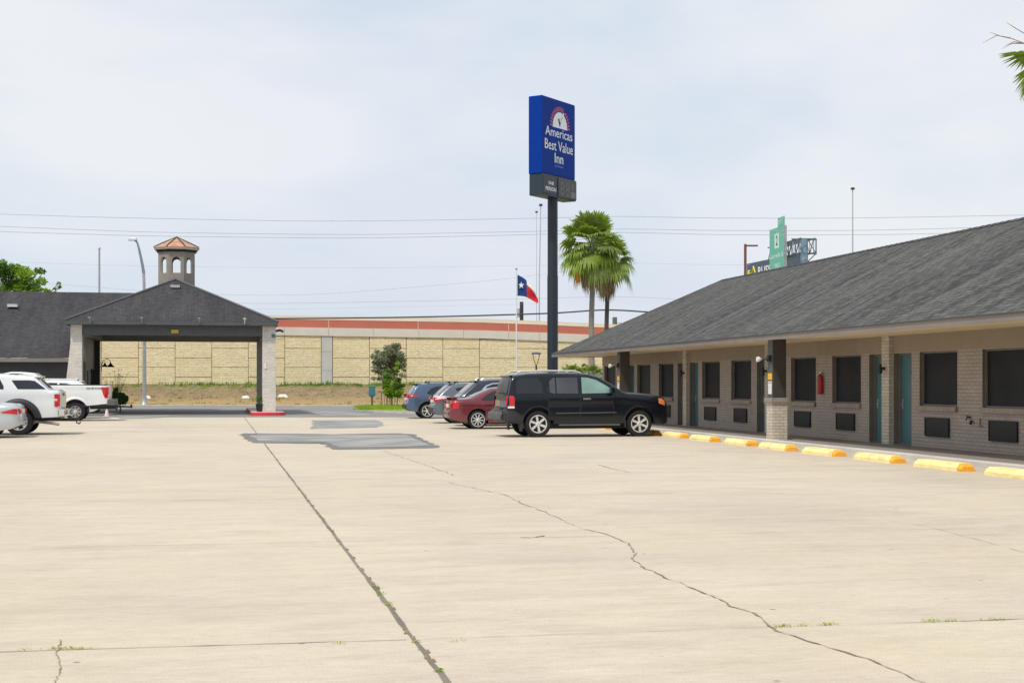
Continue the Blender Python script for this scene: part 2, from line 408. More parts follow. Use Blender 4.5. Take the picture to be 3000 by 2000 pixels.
M['rubber']=pm('tyre_rubber',(.011,.011,.012),.85,var=.25,sc=6)
M['alloy']=pm('alloy',(.72,.72,.71),.32,.45,var=.06)
M['alloydull']=pm('dull_steel_wheel',(.30,.30,.29),.5,.4,var=.15)
M['rimdark']=pm('rim_shadow',(.018,.018,.018),.7)
M['tailred']=m_glass('tail_lamp_red',(.42,.006,.010),.12)
M['tailpale']=m_glass('tail_lamp_clear',(.60,.42,.42),.12)
M['amber']=m_glass('amber_lamp',(.70,.20,.06),.12)
M['headlamp']=m_glass('headlamp',(.45,.46,.46),.08)
M['plate']=pm('number_plate',(.70,.70,.68),.5)

# ------------------------------------------------------------ text
def text_geo(txt, w=None, h=None, bold=0.0):
    cu=bpy.data.curves.new('t','FONT'); cu.body=txt; cu.align_x='CENTER'; cu.offset=bold; cu.resolution_u=3
    o=bpy.data.objects.new('t',cu); COL.objects.link(o)
    bpy.context.view_layer.update()
    dg=bpy.context.evaluated_depsgraph_get()
    me=bpy.data.meshes.new_from_object(o.evaluated_get(dg))
    vs=[v.co.copy() for v in me.vertices]; fs=[list(p.vertices) for p in me.polygons]
    bpy.data.objects.remove(o); bpy.data.curves.remove(cu); bpy.data.meshes.remove(me)
    x0=min(v.x for v in vs); x1=max(v.x for v in vs); y0=min(v.y for v in vs); y1=max(v.y for v in vs)
    sx=(w/(x1-x0)) if w else None; sy=(h/(y1-y0)) if h else None
    sx=sx or sy; sy=sy or sx
    return [((v.x-(x0+x1)/2)*sx,(v.y-y0)*sy) for v in vs], fs     # origin: centre, bottom
def put_text(mb, txt, org, ex, ey, w=None, h=None, m=0, bold=0.0):
    vs,fs=text_geo(txt,w,h,bold); org=Vector(org); ex=Vector(ex); ey=Vector(ey)
    mb.add([org+ex*a+ey*b for a,b in vs], fs, m)

# ============================================================ GROUND
def lot_struct(name, mb, mats, **k): return struct(name, mb, mats, loc=(0,0,0), rz=TH, **k)
b=MB(); b.box(-900,900,-300,1500,-.6,-.03); lot_struct('ground', b, M['ground'])
b=MB(); b.poly([(-60,-25,0),(26,-25,0),(26,69.4-(26-7.3)*.2,0),(7.3,69.4,0),(-9.2,72.7,0),(-60,82.8,0)]); lot_struct('parking_lot', b, M['concrete'])
b=MB(); b.poly([(-60,82.8,-.004),(-9.2,72.7,-.004),(7.3,69.4,-.004),(26,65.6,-.004),(60,60,-.004),(60,112,-.004),(-60,112,-.004)]); lot_struct('driveway', b, M['asphalt'])
# joints
def strip(mb, pts, w, z, m=0, jit=0.0):
    P=[Vector((p[0],p[1],0)) for p in pts]; l=[];r=[]
    for i,p in enumerate(P):
        t=(P[min(i+1,len(P)-1)]-P[max(i-1,0)]).normalized(); nrm=Vector((-t.y,t.x,0))
        ww=w*(1+random.uniform(-jit,jit))/2
        l.append((p.x+nrm.x*ww,p.y+nrm.y*ww,z)); r.append((p.x-nrm.x*ww,p.y-nrm.y*ww,z))
    for i in range(len(P)-1): mb.add([l[i],r[i],r[i+1],l[i+1]],[(0,1,2,3)],m)
def wiggle(pts, step, amp):
    out=[]
    for (a,b_) in zip(pts[:-1],pts[1:]):
        a=Vector(a);b_=Vector(b_); n=max(1,int((b_-a).length/step)); t=(b_-a).normalized(); q=Vector((-t.y,t.x))
        for i in range(n): out.append(tuple(a.lerp(b_,i/n)+q*random.uniform(-amp,amp)))
    out.append(tuple(pts[-1])); return out
b=MB()
jp=[(1.2+random.uniform(-.006,.006), 1+i*.35) for i in range(205) if 1+i*.35<72.0]
strip(b, jp, .033, .004, 0, .35); lot_struct('expansion_joint', b, M['joint'])
b=MB()
strip(b, wiggle([(-16,9.45),(-2,9.2),(1.15,9.12)],.15,.004), .010, .0035, 0, .6)
strip(b, wiggle([(1.25,9.12),(3.2,9.12),(5,9.1)],.15,.004), .004, .0035, 0, .9)
strip(b, wiggle([(4.9,9.1),(14,9.15)],.15,.004), .013, .0035, 0, .6)
for vv,ww in ((14.9,.006),(20.6,.008),(26.5,.010),(32.4,.012),(50,.02),(56,.02)):
    strip(b, wiggle([(-20,vv+.05),(13.9,vv)],.5,.006), ww, .0035, 0, .9)
lot_struct('transverse_joint', b, M['joint'])
# cracks
def crack(name, px, w, amp, jit=.6, sub=.18):
    pts=[ground(x*1.2755,y*1.2755) for x,y in px]
    b=MB(); strip(b, wiggle(pts,sub,amp), w, .005, 0, jit); lot_struct(name, b, M['crack'])
crack('crack', [(1443,1247),(1452,1262),(1462,1272),(1450,1283),(1468,1293),(1480,1306),(1502,1312),(1526,1327),(1560,1337),(1590,1352),(1618,1362),(1650,1375),(1680,1392),(1712,1402),(1742,1413),(1752,1426),(1768,1437),(1780,1449),(1805,1456),(1840,1466),(1872,1477),(1905,1487),(1945,1500),(1990,1512),(2030,1528),(2075,1548),(2120,1568),(2180,1600)], .012, .013, .8, .07)
crack('crack', [(880,1035),(930,1052),(985,1070),(1045,1092)], .012, .03,.8)
crack('crack', [(1030,1108),(1075,1118),(1130,1130),(1165,1138),(1195,1154),(1245,1172),(1275,1186),(1320,1208),(1360,1218),(1405,1230),(1443,1247)], .009, .025, .9)
crack('crack', [(1375,1067),(1400,1075),(1425,1080),(1447,1085)], .018, .02)
crack('crack', [(2040,1195),(2110,1205),(2180,1222),(2260,1243),(2352,1268)], .005, .01, .8)
crack('crack', [(142,1470),(130,1500),(138,1535),(128,1568)], .006, .01, .8, .05)
crack('crack', [(1195,1234),(1222,1235),(1250,1230)], .022, .01, .7, .05)
def blot(name, px, mat, z, seg=.25, amp=.05):
    pts=[ground(x,y) for x,y in px]; pts.append(pts[0])
    w=wiggle(pts,seg,amp)[:-1]
    b=MB(); b.poly([(p[0],p[1],z) for p in w]); return lot_struct(name,b,mat)
# asphalt repairs
big=[(703,1274),(712,1269),(860,1270),(975,1272),(1060,1270),(1170,1269),(1212,1272),(1236,1286),(1268,1300),(1296,1308),(1270,1312),(1180,1314),(985,1317),(965,1312),(955,1302),(940,1299),(870,1299),(745,1297),(722,1288)]
blot('asphalt_patch', big, M['patch_dark'], .006, .22, .09)
def shrink(px, k, kx=None):
    cx=sum(p[0] for p in px)/len(px); cy=sum(p[1] for p in px)/len(px)
    return [(cx+(x-cx)*k, cy+(y-cy)*(kx or k)) for x,y in px]
blot('asphalt_patch', [(728,1277),(760,1272),(940,1274),(1060,1273),(1190,1274),(1222,1288),(1262,1304),(1180,1309),(1000,1311),(975,1304),(950,1297),(860,1294),(760,1292)], M['patch'], .010, .4, .06)
blot('asphalt_patch', [(916,1231),(1000,1231),(1105,1230),(1120,1238),(1122,1246),(1108,1252),(1000,1254),(908,1256),(916,1248)], M['patch'], .006, .5, .08)
blot('asphalt_patch', [(900,1206),(960,1204),(1010,1205),(1060,1210),(1100,1216),(1020,1218),(955,1219),(925,1213)], M['patch'], .006, .6, .1)
blot('asphalt_patch', [(340,1216),(420,1216),(500,1215),(490,1222),(420,1226),(345,1226)], M['patch'], .006, .6, .1)
# verge and bank rising to the highway wall (world frame)
b=MB(); xs=list(range(-70,75,3)); ys=[101.6,103,106,109,112,115,118,122]
zz=lambda Y: 0.0 if Y<102 else 1.52*min(1,((Y-101.6)/16.5))**1.15
vs=[(x,Y,zz(Y)+(.06*math.sin(x*.7+Y)+random.uniform(-.05,.05) if Y>102 else .06)) for Y in ys for x in xs]
n=len(xs); b.add(vs,[(j*n+i,j*n+i+1,(j+1)*n+i+1,(j+1)*n+i) for j in range(len(ys)-1) for i in range(n-1)])
struct('verge', b, M['verge'], smooth=60)
b=MB(); b.box(-70,72,101.2,101.75,-.02,.13); struct('roadside_kerb', b, M['kerb_grey'], bevel=.02)
b=MB(); b.box(-8.5,60,98.9,100.6,-.02,.10); struct('sidewalk', b, M['kerb_grey'])
# weeds along the wall foot and dry tufts
def blades(mb, c, h, n, spread, m=0, w=.03):
    for _ in range(n):
        a=random.uniform(0,6.28); r=random.uniform(0,spread); x=c[0]+r*math.cos(a); y=c[1]+r*math.sin(a)
        q=random.uniform(0,3.14); dx=w*math.cos(q); dy=w*math.sin(q); hh=h*random.uniform(.5,1.15); t=random.uniform(-.35,.35)*hh
        mb.add([(x-dx,y-dy,c[2]),(x+dx,y+dy,c[2]),(x+t,y+random.uniform(-.3,.3)*hh,c[2]+hh)],[(0,1,2)],m)
b=MB()
for i in range(420):
    x=random.uniform(-30,24); y=random.uniform(116.5,118.9); blades(b,(x,y,zz(y)-.05),random.uniform(.16,.42),14,.35,0 if random.random()<.8 else 1,.035)
tag(b.build('weeds',[M['leafmid'],M['leafbright']]),kind='stuff')
b=MB()
for i in range(300):
    x=random.uniform(-30,10); y=random.uniform(102,114); blades(b,(x,y,zz(y)-.03),random.uniform(.10,.26),10,.4,random.choice((0,0,1)),.04)
tag(b.build('dry_grass',[M['twig'],M['lawn']]),kind='stuff')
for nm,px,py,Y,sx in (('litter',432,1173,108,.5),('litter',829,1168,109,.75),('litter',720,1172,108,.6)):
    p=at(px,py,Y); b=MB()
    b.frustum((-sx/2,sx/2,-.2,.2),(-sx/3,sx/4,-.1,.15),-.12,.10)
    tag(b.build(nm,M['white'],loc=(p.x,p.y,zz(Y)+.1),rz=.3),{432:'white rubbish bag by the foot of the curved street lamp',829:'flat white scrap lying on the dry bank right of the canopy column',720:'pale scrap lying on the dry bank left of the canopy column'}[px],'litter')
# grass island
isl=[ground(x,y) for x,y in ((1040,1199),(1062,1204),(1100,1208),(1190,1211),(1260,1212),(1420,1212))]
far=[ground(x,y) for x,y in ((1500,1193),(1250,1193),(1110,1193),(1062,1194.5))]
def island(pts, z0, z1, grow=0.0):
    cx=sum(p[0] for p in pts)/len(pts); cy=sum(p[1] for p in pts)/len(pts)
    P=[(cx+(x-cx)*(1+grow),cy+(y-cy)*(1+grow)) for x,y in pts]; n=len(P)
    return [(x,y,z0) for x,y in P]+[(x,y,z1) for x,y in P],[[i,(i+1)%n,n+(i+1)%n,n+i] for i in range(n)]+[[n+i for i in range(n)]]
b=MB(); b.add(*island(isl+far,0,.13,.035)); lot_struct('island_kerb', b, M['kerb'])
b=MB(); b.add(*island(isl+far,.10,.17,0)); lot_struct('island_lawn', b, M['lawn'])
b=MB()
for i in range(500):
    t=random.random(); x=random.uniform(1050,1240); y=random.uniform(1195,1208); u,v=ground(x,y)
    blades(b,(u,v,.15),.12,8,.4,0,.03)
tag(b.build('lawn_grass',M['leafbright'],loc=(0,0,0),rz=TH),kind='stuff')
# red kerb island under the canopy's right columns
b=MB(); n=8
P=[(1.65+.8+.85*math.cos(math.pi+math.pi*i/n)*1.0, 75.1+.55*math.sin(math.pi+math.pi*i/n)) for i in range(n+1)]
P+= [(3.3,88.2),(2.9,88.8),(2.0,88.8),(1.6,88.2)]
b.add(*island(P,0,.15)); lot_struct('red_kerb_island', b, M['redkerb'], bevel=.03)
b=MB(); b.add(*island(P,.10,.158,-.04)); lot_struct('island_top', b, M['kerb'])
# walkway of the motel
b=MB(); b.box(14.40,16.25,-6,61.6,-.02,.12); lot_struct('walkway', b, M['walk'])
b=MB(); b.box(14.18,14.40,-6,61.75,-.02,.125); b.box(14.40,16.25,61.6,61.75,-.02,.125); lot_struct('walkway_kerb', b, M['kerb'], bevel=.02)
# weeds in the joints
b=MB()
def sprig(u,v,n,s,h):
    for _ in range(n):
        x=u+random.gauss(0,s); y=v+random.gauss(0,s*.6); q=random.uniform(0,6.28); r=random.uniform(.004,.012)
        e=Vector((math.cos(q),math.sin(q),0)); f=Vector((-math.sin(q),math.cos(q),.5)); c=Vector((x,y,random.uniform(.004,h)))
        b.add([c-e*r*.5,c+f*r*1.2,c+e*r*.5,c-f*r*1.2],[(0,1,2,3)],random.choice((0,0,1)))
for x,y in ((845,1348),(862,1365),(878,1389),(882,1391),(990,1543),(943,1476)):
    u,v=ground(x*1.2755,y*1.2755); sprig(1.2,v,26,.016,.02)
for x,y in ((1790,1438),(1803,1438),(1840,1436),(1895,1434),(1908,1434),(2140,1427),(2152,1426),(2182,1426),(2285,1424)):
    u,v=ground(x*1.2755,y*1.2755); sprig(u,v,24,.04,.015)
for x in range(112,200,9): u,v=ground(x*1.2755,1490*1.2755); sprig(u,v+.01,8,.025,.01)
for x,y in ((55,1491),(785,1477),(1048,1472)): u,v=ground(x*1.2755,y*1.2755); sprig(u,v,12,.03,.01)
tag(b.build('joint_weeds',[M['weed'],M['leafbright']],loc=(0,0,0),rz=TH),kind='stuff')
b=MB(); 
for i in range(60):
    u=1.2+random.uniform(-.02,.02); v=random.uniform(6.5,22); s=random.uniform(.006,.018)
    b.frustum((u-s,u+s,v-s,v+s),(u-s*.5,u+s*.4,v-s*.6,v+s*.4),0.004,.004+s)
tag(b.build('joint_debris',M['crack'],loc=(0,0,0),rz=TH),kind='stuff')

# ============================================================ MOTEL (right)
motel=lot_thing('motel_building','long single storey taupe brick motel with grey shingle roof and teal doors','building',16.2,33)
OFF=(16.2,33,0); EU=14.05; VE=61.45; V0=-4.0
PAIRS=[1.89,9.82,17.75,25.68,33.6,41.53,49.46,57.39]
ops=[]; wins=[]; doors=[]; acs=[]; pils=[]
for C in PAIRS:
    pils.append(C)
    for s in (-1,1):
        a,bb=sorted((C+s*.22,C+s*1.16)); doors.append((a,bb,s))
    a=(C+1.65,C+3.45); wins.append(a)
    if C+6.3<61.0 : wins.append((C+4.55,C+6.35))
wins=[w for w in wins if w[1]<61.1]
for a in wins:
    c=(a[0]+a[1])/2; acs.append((c-.56,c+.56))
ops=[(a[0],a[1],1.08,2.34) for a in wins]+[(a[0],a[1],.38,.81) for a in acs]+[(a,bb,.12,2.33) for a,bb,s in doors]
def wall_grid(mb, u, v0, v1, z0, z1, ops, depth, mi=0, mr=1):
    vs=sorted({v0,v1,*[o[0] for o in ops],*[o[1] for o in ops]}); zs=sorted({z0,z1,*[o[2] for o in ops],*[o[3] for o in ops]})
    for a,c in zip(vs[:-1],vs[1:]):
        for e,f in zip(zs[:-1],zs[1:]):
            if any(o[0]<=a and c<=o[1] and o[2]<=e and f<=o[3] for o in ops): continue
            mb.poly([(u,a,e),(u,a,f),(u,c,f),(u,c,e)],mi)
    for a,c,e,f in ops:
        d=u+depth
        mb.poly([(u,a,e),(d,a,e),(d,a,f),(u,a,f)],mr); mb.poly([(u,c,e),(u,c,f),(d,c,f),(d,c,e)],mr)
        mb.poly([(u,a,f),(d,a,f),(d,c,f),(u,c,f)],mr); mb.poly([(u,a,e),(u,c,e),(d,c,e),(d,a,e)],mr)
b=MB(OFF)
lowops=ops
wall_grid(b,16.2,V0,61.15,.10,2.36,lowops,.24,0,1)
b.box(16.201,16.40,61.15,61.16,.10,2.36,0)
b.box(16.45,23.1,V0,61.15,.1,2.36,0)
b.box(16.2,16.45,61.12,61.15,.1,2.36,0)
b.build('wall',[M['wallbrick'],M['jamb']],motel)
b=MB(OFF); b.box(16.19,23.11,V0,61.16,2.36,2.90); b.build('frieze',M['walltop'],motel)
for a,c in wins:
    b=MB(OFF); b.box(16.31,16.36,a+.03,c-.03,1.11,2.31)
    w=b.build('window',M['screen'],motel)
    b=MB(OFF)
    for q in ((a,a+.035,1.08,2.34),(c-.035,c,1.08,2.34),(a+.035,c-.035,2.30,2.34),(a+.035,c-.035,1.08,1.12)): b.box(16.27,16.37,*q)
    b.build('window_frame',M['jamb'],w)
    b=MB(OFF); b.frustum((16.13,16.30,a-.02,c+.02),(16.15,16.30,a-.02,c+.02),.965,1.075); b.build('window_sill',M['sill'],w,bevel=.006)
for a,c in acs:
    b=MB(OFF); b.box(16.16,16.30,a,c,.385,.805); b.box(16.15,16.165,a-.01,a+.03,.375,.815); b.box(16.15,16.165,c-.03,c+.01,.375,.815)
    b.box(16.15,16.165,a+.03,c-.03,.785,.815); b.box(16.15,16.165,a+.03,c-.03,.375,.405)
    b.build('air_conditioner',M['grille'],motel)
for a,c,s in doors:
    b=MB(OFF); b.box(16.38,16.43,a+.05,c-.05,.14,2.28); d=b.build('door',M['teal'],motel)
    b=MB(OFF)
    b.box(16.34,16.44,a,a+.05,.12,2.33); b.box(16.34,16.44,c-.05,c,.12,2.33); b.box(16.34,16.44,a+.05,c-.05,2.28,2.33)
    b.box(16.30,16.44,a+.0,c-.0,.121,.14)
    b.build('door_frame',M['jamb'],d)
    hv = c-.13 if s>0 else a+.13      # handle on the far side of the far door
    hv = c-.14
    b=MB(OFF); b.box(16.365,16.382,hv-.03,hv+.03,.98,1.22); b.tube([(16.36,hv,1.08),(16.32,hv,1.08),(16.32,hv-.11,1.08)],.011,6); b.build('door_handle',M['steel'],d)
    b=MB(OFF); b.lathe([(.045,0),(.045,-.012)],14,0,((16.378),(a+c)/2-.1,1.86),'x'); b.build('door_number_disc',M['chrome'],d)
for C in pils:
    b=MB(OFF); b.box(16.08,16.2,C-.2,C+.2,.12,2.77); b.build('pilaster',M['brickcream'],motel)
    if C>20:
        b=MB(OFF); b.tube([(16.08,C+.02,1.97),(15.98,C+.02,1.97)],.03,8); b.lathe([(.03,.10),(.045,.06),(.06,-.02),(.055,-.12),(.03,-.14)],12,0,(15.955,C+.02,1.98)); b.build('wall_lamp',M['black'],motel)
# roof
zf=2.89; pitch=.505; hw=5.6; zr=zf+pitch*hw; sl=math.hypot(1,pitch)
def uvq(pts, along, c0): # uv for sloped roof faces
    return [(along(p), (p[2]-c0)/pitch*sl) for p in pts]
b=MB(OFF)
UR=EU+hw; UB=EU+2*hw
f1=[(EU,V0,zf),(UR,V0,zr),(UR,VE-hw,zr),(EU,VE,zf)]; b.poly(f1[::-1],0,uvq(f1[::-1],lambda p:p[1],zf))
f2=[(EU,VE,zf),(UR,VE-hw,zr),(UB,VE,zf)]; b.poly(f2[::-1],0,uvq(f2[::-1],lambda p:p[0],zf))
f3=[(UB,VE,zf),(UR,VE-hw,zr),(UR,V0,zr),(UB,V0,zf)]; b.poly(f3[::-1],0,uvq(f3[::-1],lambda p:p[1],zf))
b.poly([(EU,V0,zf),(UB,V0,zf),(UR,V0,zr)],1)
roof=b.build('roof',[M['roof'],M['walltop']],motel)
b=MB(OFF); 
for i in range(int((VE-hw-V0)/.33)):
    v=V0+i*.33; b.poly([(UR-.15,v,zr-.058),(UR,v,zr+.022),(UR,v+.31,zr+.014),(UR-.15,v+.31,zr-.066)],0,[(v,0),(v,.2),(v+.3,.2),(v+.3,0)]); b.poly([(UR,v,zr+.022),(UR+.15,v,zr-.058),(UR+.15,v+.31,zr-.066),(UR,v+.31,zr+.014)],0,[(v,0),(v,.2),(v+.3,.2),(v+.3,0)])
b.build('ridge_cap',M['roof'],roof)
b=MB(OFF); b.box(EU-.02,EU+.02,V0,VE+.02,2.73,2.868); b.box(EU+.02,UB,VE-.02,VE+.02,2.73,2.868); b.box(UB-.02,UB+.02,V0,VE-.02,2.73,2.868); b.build('fascia',M['fascia'],motel)
b=MB(OFF); b.box(EU-.05,EU+.03,V0,VE+.05,2.870,2.888); b.box(EU+.03,UB,VE-.03,VE+.05,2.870,2.888); b.build('drip_edge',M['fascia_dark'],motel)
b=MB(OFF); b.box(EU+.021,16.185,V0,VE-.021,2.765,2.80); b.box(16.185,UB-.021,61.165,VE-.021,2.765,2.80); b.build('soffit',M['soffit'],motel)
for i,v in enumerate((5.88,21.38,36.9,50.85 if False else 51.9)):
    b=MB(OFF); b.box(14.27,14.69,v-.42,v,.125,1.10); p=b.build('pillar_base',M['brickcream'],motel)
    b=MB(OFF); b.box(14.22,14.74,v-.47,v+.05,1.10,1.22); b.build('pillar_cap',M['taupe'],p,bevel=.01)
    b=MB(OFF); b.box(14.31,14.67,v-.39,v-.01,1.22,2.765,0); b.build('pillar_shaft',M['brown'],motel)
    b=MB(OFF); b.box(14.296,14.31,v-.36,v-.04,1.22,2.75,0); b.build('pillar_panel',M['trimgrey'],motel)
    if i>=2:
        k=MB((14.2,v-.2,1.78)); k.box(14.288,14.294,v-.34,v-.06,1.70,1.87)
        t=tag(k.build('yellow_sign',M['signyellow'],loc=L(14.2,v-.2,1.78),rz=TH),
            ('small yellow notice on the pillar right of the black car' if i==2 else 'small yellow notice on the pillar behind the front of the black car'),'sign')
        k=MB((14.2,v-.2,1.5)); k.box(14.286,14.294,v-.32,v-.08,1.32,1.66)
        s_=k.build('white_sign',M['white'],loc=L(14.2,v-.2,1.5),rz=TH)
        tag(s_,('white notice below the yellow one on the pillar right of the black car' if i==2 else 'white notice below the yellow one on the pillar behind the front of the black car'),'sign')
        k=MB((14.2,v-.2,1.5)); k.box(14.2845,14.286,v-.21,v-.19,1.47,1.53); k.box(14.2845,14.286,v-.28,v-.12,1.60,1.63,1); k.build('sign_mark',[M['black'],M['signred']],s_)
        # twin floodlight
        k=MB(OFF); k.box(14.22,14.30,v-.30,v-.14,2.18,2.34); k.tube([(14.22,v-.2,2.25),(14.10,v-.16,2.24)],.03,8)
        fl=k.build('floodlight',M['black'],motel)
        k=MB(OFF); k.lathe([(.03,.0),(.065,-.06),(.07,-.12)],12,0,(14.08,v-.12,2.24),'x'); k.build('floodlight_lens',M['white'],fl)
# hose bib and spigot between the near windows
k=MB((16.2,29.65,.8)); k.tube([(16.2,29.65,.86),(16.12,29.65,.86),(16.10,29.65,.80)],.022,8); k.lathe([(.045,0),(.045,.015)],10,0,(16.11,29.65,.89)); k.tube([(16.17,29.55,.78),(16.12,29.5,.72)],.03,6)
tag(k.build('outdoor_tap',M['black'],loc=L(16.2,29.65,.8),rz=TH),'small black outdoor tap on the brick wall between the two nearest windows','tap')
k=MB((16.2,29.25,.8)); k.tube([(16.18,29.2,.85),(16.18,29.2,.68)],.012,6); k.tube([(16.18,29.28,.68),(16.18,29.1,.68)],.010,6)
tag(k.build('wall_conduit',M['jamb'],loc=L(16.2,29.25,.8),rz=TH),'thin upright metal stub on the brick wall beside the nearest air conditioner','pipe')
# fire extinguisher
fe=lot_thing('fire_extinguisher','red fire extinguisher cover hanging on brick between two dark windows','extinguisher',16.12,37.66,1.3)
k=MB(); k.lathe([(.02,0),(.075,.02),(.085,.06),(.085,.44),(.07,.52),(.03,.57)],16,0,(0,0,0)); k.build('cylinder',M['red'],fe,smooth=40)
k=MB(); k.box(.0,.08,-.05,.05,.1,.6); k.build('bracket',M['steel'],fe)
k=MB(); k.lathe([(.02,.57),(.03,.60),(.01,.63)],8,0,(0,0,0)); k.tube([(-.02,0,.6),(-.08,.06,.5)],.01,6); k.build('valve',M['white'],fe)
# parking blocks
def block_mesh():
    b=MB(); w0,w1,h=.14,.10,.145; Ln=1.86
    P=lambda v,w,z:[(-w,v,0),(w,v,0)]
    n0=.10
    prof=[(-.15,0),(-.15,.06),(-.10,h),(.10,h),(.15,.06),(.15,0)]
    st=[(0,.62),(n0,1),(.13,1),(.13,1),(Ln-n0,1),(Ln,.72)]
    vs=[]
    for v,s in st: vs+=[(p[0],v,p[1]*s) for p in prof]
    m=len(prof)
    def seg(i,j,mi):
        for k in range(m-1): b.add([vs[i*m+k],vs[i*m+k+1],vs[j*m+k+1],vs[j*m+k]],[(0,1,2,3)],mi)
    seg(0,1,1); seg(1,2,1); seg(3,4,0); seg(4,5,0)
    b.add(vs[0:m],[list(range(m))],1); b.add(vs[5*m:6*m],[list(range(m))[::-1]],0)
    return b
proto=None
names={}
starts=[20.95+2.74*k for k in range(0,17)]
for k,st in enumerate(starts):
    lab={0:'yellow parking block cut by the right edge of the photo, nearest to the camera',1:'yellow parking block second from the right edge of the photo',2:'yellow parking block below the teal doors, third from the right edge',
         3:'yellow parking block in front of the red extinguisher, fourth from the right',4:'yellow parking block just right of the near brick pillar, fifth from the right',5:'yellow parking block just left of the near brick pillar base',
         6:'yellow parking block second to the right of the black car',7:'short looking yellow parking block right beside the front wheel of the black car',8:'yellow parking block partly hidden by the front wheel of the black car'}.get(k)
    if lab is None: lab='yellow parking block in the row mostly hidden behind the parked cars'
    u0=13.2; v0=st-.0
    if proto is None:
        proto=block_mesh().build('parking_block',[M['yellow'],M['orange']],loc=L(13.35,v0+.87),rz=TH,bevel=.008); o=proto
    else:
        o=proto.copy(); COL.objects.link(o); o.location=L(13.35+random.uniform(-.03,.03),v0+.87+random.uniform(-.05,.05)); o.rotation_euler=(0,0,TH+random.uniform(-.012,.012))
    tag(o,lab,'parking block','yellow concrete parking blocks along the motel walkway')

# ============================================================ ENTRANCE CANOPY
cu0,cu1=-7.46,2.97; cc=(cu0+cu1)/2; chw=(cu1-cu0)/2; cv0=75.5; cv1=88.9; zc=4.72; cz=7.16
can=lot_thing('entrance_canopy','drive through canopy with dark hipped shingle roof on whitewashed brick columns','canopy',cc,82)
CO=(cc,82,0)
b=MB(CO); sl2=math.hypot(chw,cz-zc)/(cz-zc)
ap0=(cc,cv0+chw,cz); ap1=(cc,cv1-chw+.6,cz)
def uvz(pts,ax): return [(p[ax],(p[2]-zc)*sl2) for p in pts]
for pts,ax in (([(cu0,cv0,zc),(cu1,cv0,zc),ap0],0),([(cu1,cv0,zc),(cu1,cv1,zc),ap1,ap0],1),([(cu1,cv1,zc),(cu0,cv1,zc),ap1],0),([(cu0,cv1,zc),(cu0,cv0,zc),ap0,ap1],1)):
    b.poly(pts,0,uvz(pts,ax))
croof=b.build('roof',M['roof2'],can)
b=MB(CO)
for a,c in (((cu0,cv0,zc),ap0),((cu1,cv0,zc),ap0)): b.tube([Vector(a)+Vector((0,0,.03)),Vector(c)+Vector((0,0,.03))],.06,6)
b.build('hip_cap',M['trimgrey'],croof)
b=MB(CO)
b.box(cu0,cu1,cv0,cv0+.05,4.53,4.715); b.box(cu0,cu1,cv1-.05,cv1,4.53,4.715); b.box(cu0,cu0+.05,cv0+.05,cv1-.05,4.53,4.715); b.box(cu1-.05,cu1,cv0+.05,cv1-.05,4.53,4.715)
b.build('fascia',M['fascia_dark'],can)
b=MB(CO); b.box(cu0+.05,cu1-.05,cv0+.05,cv1-.05,4.56,4.6); b.build('soffit',M['taupe'],can)
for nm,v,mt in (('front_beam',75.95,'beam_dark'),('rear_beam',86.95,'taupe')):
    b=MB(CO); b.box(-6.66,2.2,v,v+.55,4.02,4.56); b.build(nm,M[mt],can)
for u in (-6.95,2.3):
    b=MB(CO); b.box(u,u+.45,76.56,86.9,4.04,4.555); b.build('side_beam',M['taupe'],can)
b=MB(CO); b.box(2.2,2.87,75.9,76.56,.158,4.53); b.build('column',M['brickwhite'],can,bevel=.01)
b=MB(CO); b.frustum((-7.62,-6.67,75.9,76.56),(-7.22,-6.67,75.9,76.56),0,3.6); b.box(-7.22,-6.67,75.9,76.56,3.6,4.53); b.build('column',M['brickwhite'],can)
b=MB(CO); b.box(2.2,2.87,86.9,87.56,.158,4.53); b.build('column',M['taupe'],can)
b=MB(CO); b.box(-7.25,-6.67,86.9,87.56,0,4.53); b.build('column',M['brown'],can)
# roof vent and small floodlights on the canopy
def lotp(x,y,u): # a point on plane u at pixel
    pass
b=MB(CO); b.frustum((cc-.24,cc+.24,79.45,79.9),(cc-.24,cc+.24,79.4,79.9),6.66,6.80,0); b.build('roof_vent',M['white'],croof)
for i,uu in enumerate((-6.25,-3.75,-.95,1.3)):
    b=MB(CO); b.tube([(uu,75.48,4.62),(uu,75.36,4.70),(uu,75.3,4.82)],.022,6); b.lathe([(.03,0),(.08,.06),(.09,.1)],10,0,(uu,75.3,4.80)); b.build('floodlight',M['white'] if i==3 else M['steel'],can)
b=MB(CO); b.box(2.30,2.40,75.86,75.9,2.35,2.62); b.build('switch_box',M['white'],can,bevel=.01)
b=MB(CO); b.box(2.66,2.86,75.86,75.9,3.95,4.12); b.build('blue_plate',M['bluebox'],can)
b=MB(CO); b.tube([(2.87,76,4.28),(3.1,75.9,4.32),(3.22,75.75,4.25)],.06,8); b.build('security_camera',M['black'],can)
b=MB((cc,76,4)); b.box(-2.33,-1.98,75.90,75.945,4.14,4.30); put_text(b,"CLEARANCE",(-2.155,75.895,4.185),(1,0,0),(0,0,1),w=.28,h=.055,m=1)
tag(b.build('clearance_sign',[M['signyellow'],M['black']],loc=L(cc,76,4),rz=TH),'small yellow clearance plate on the middle of the canopy front beam','sign')
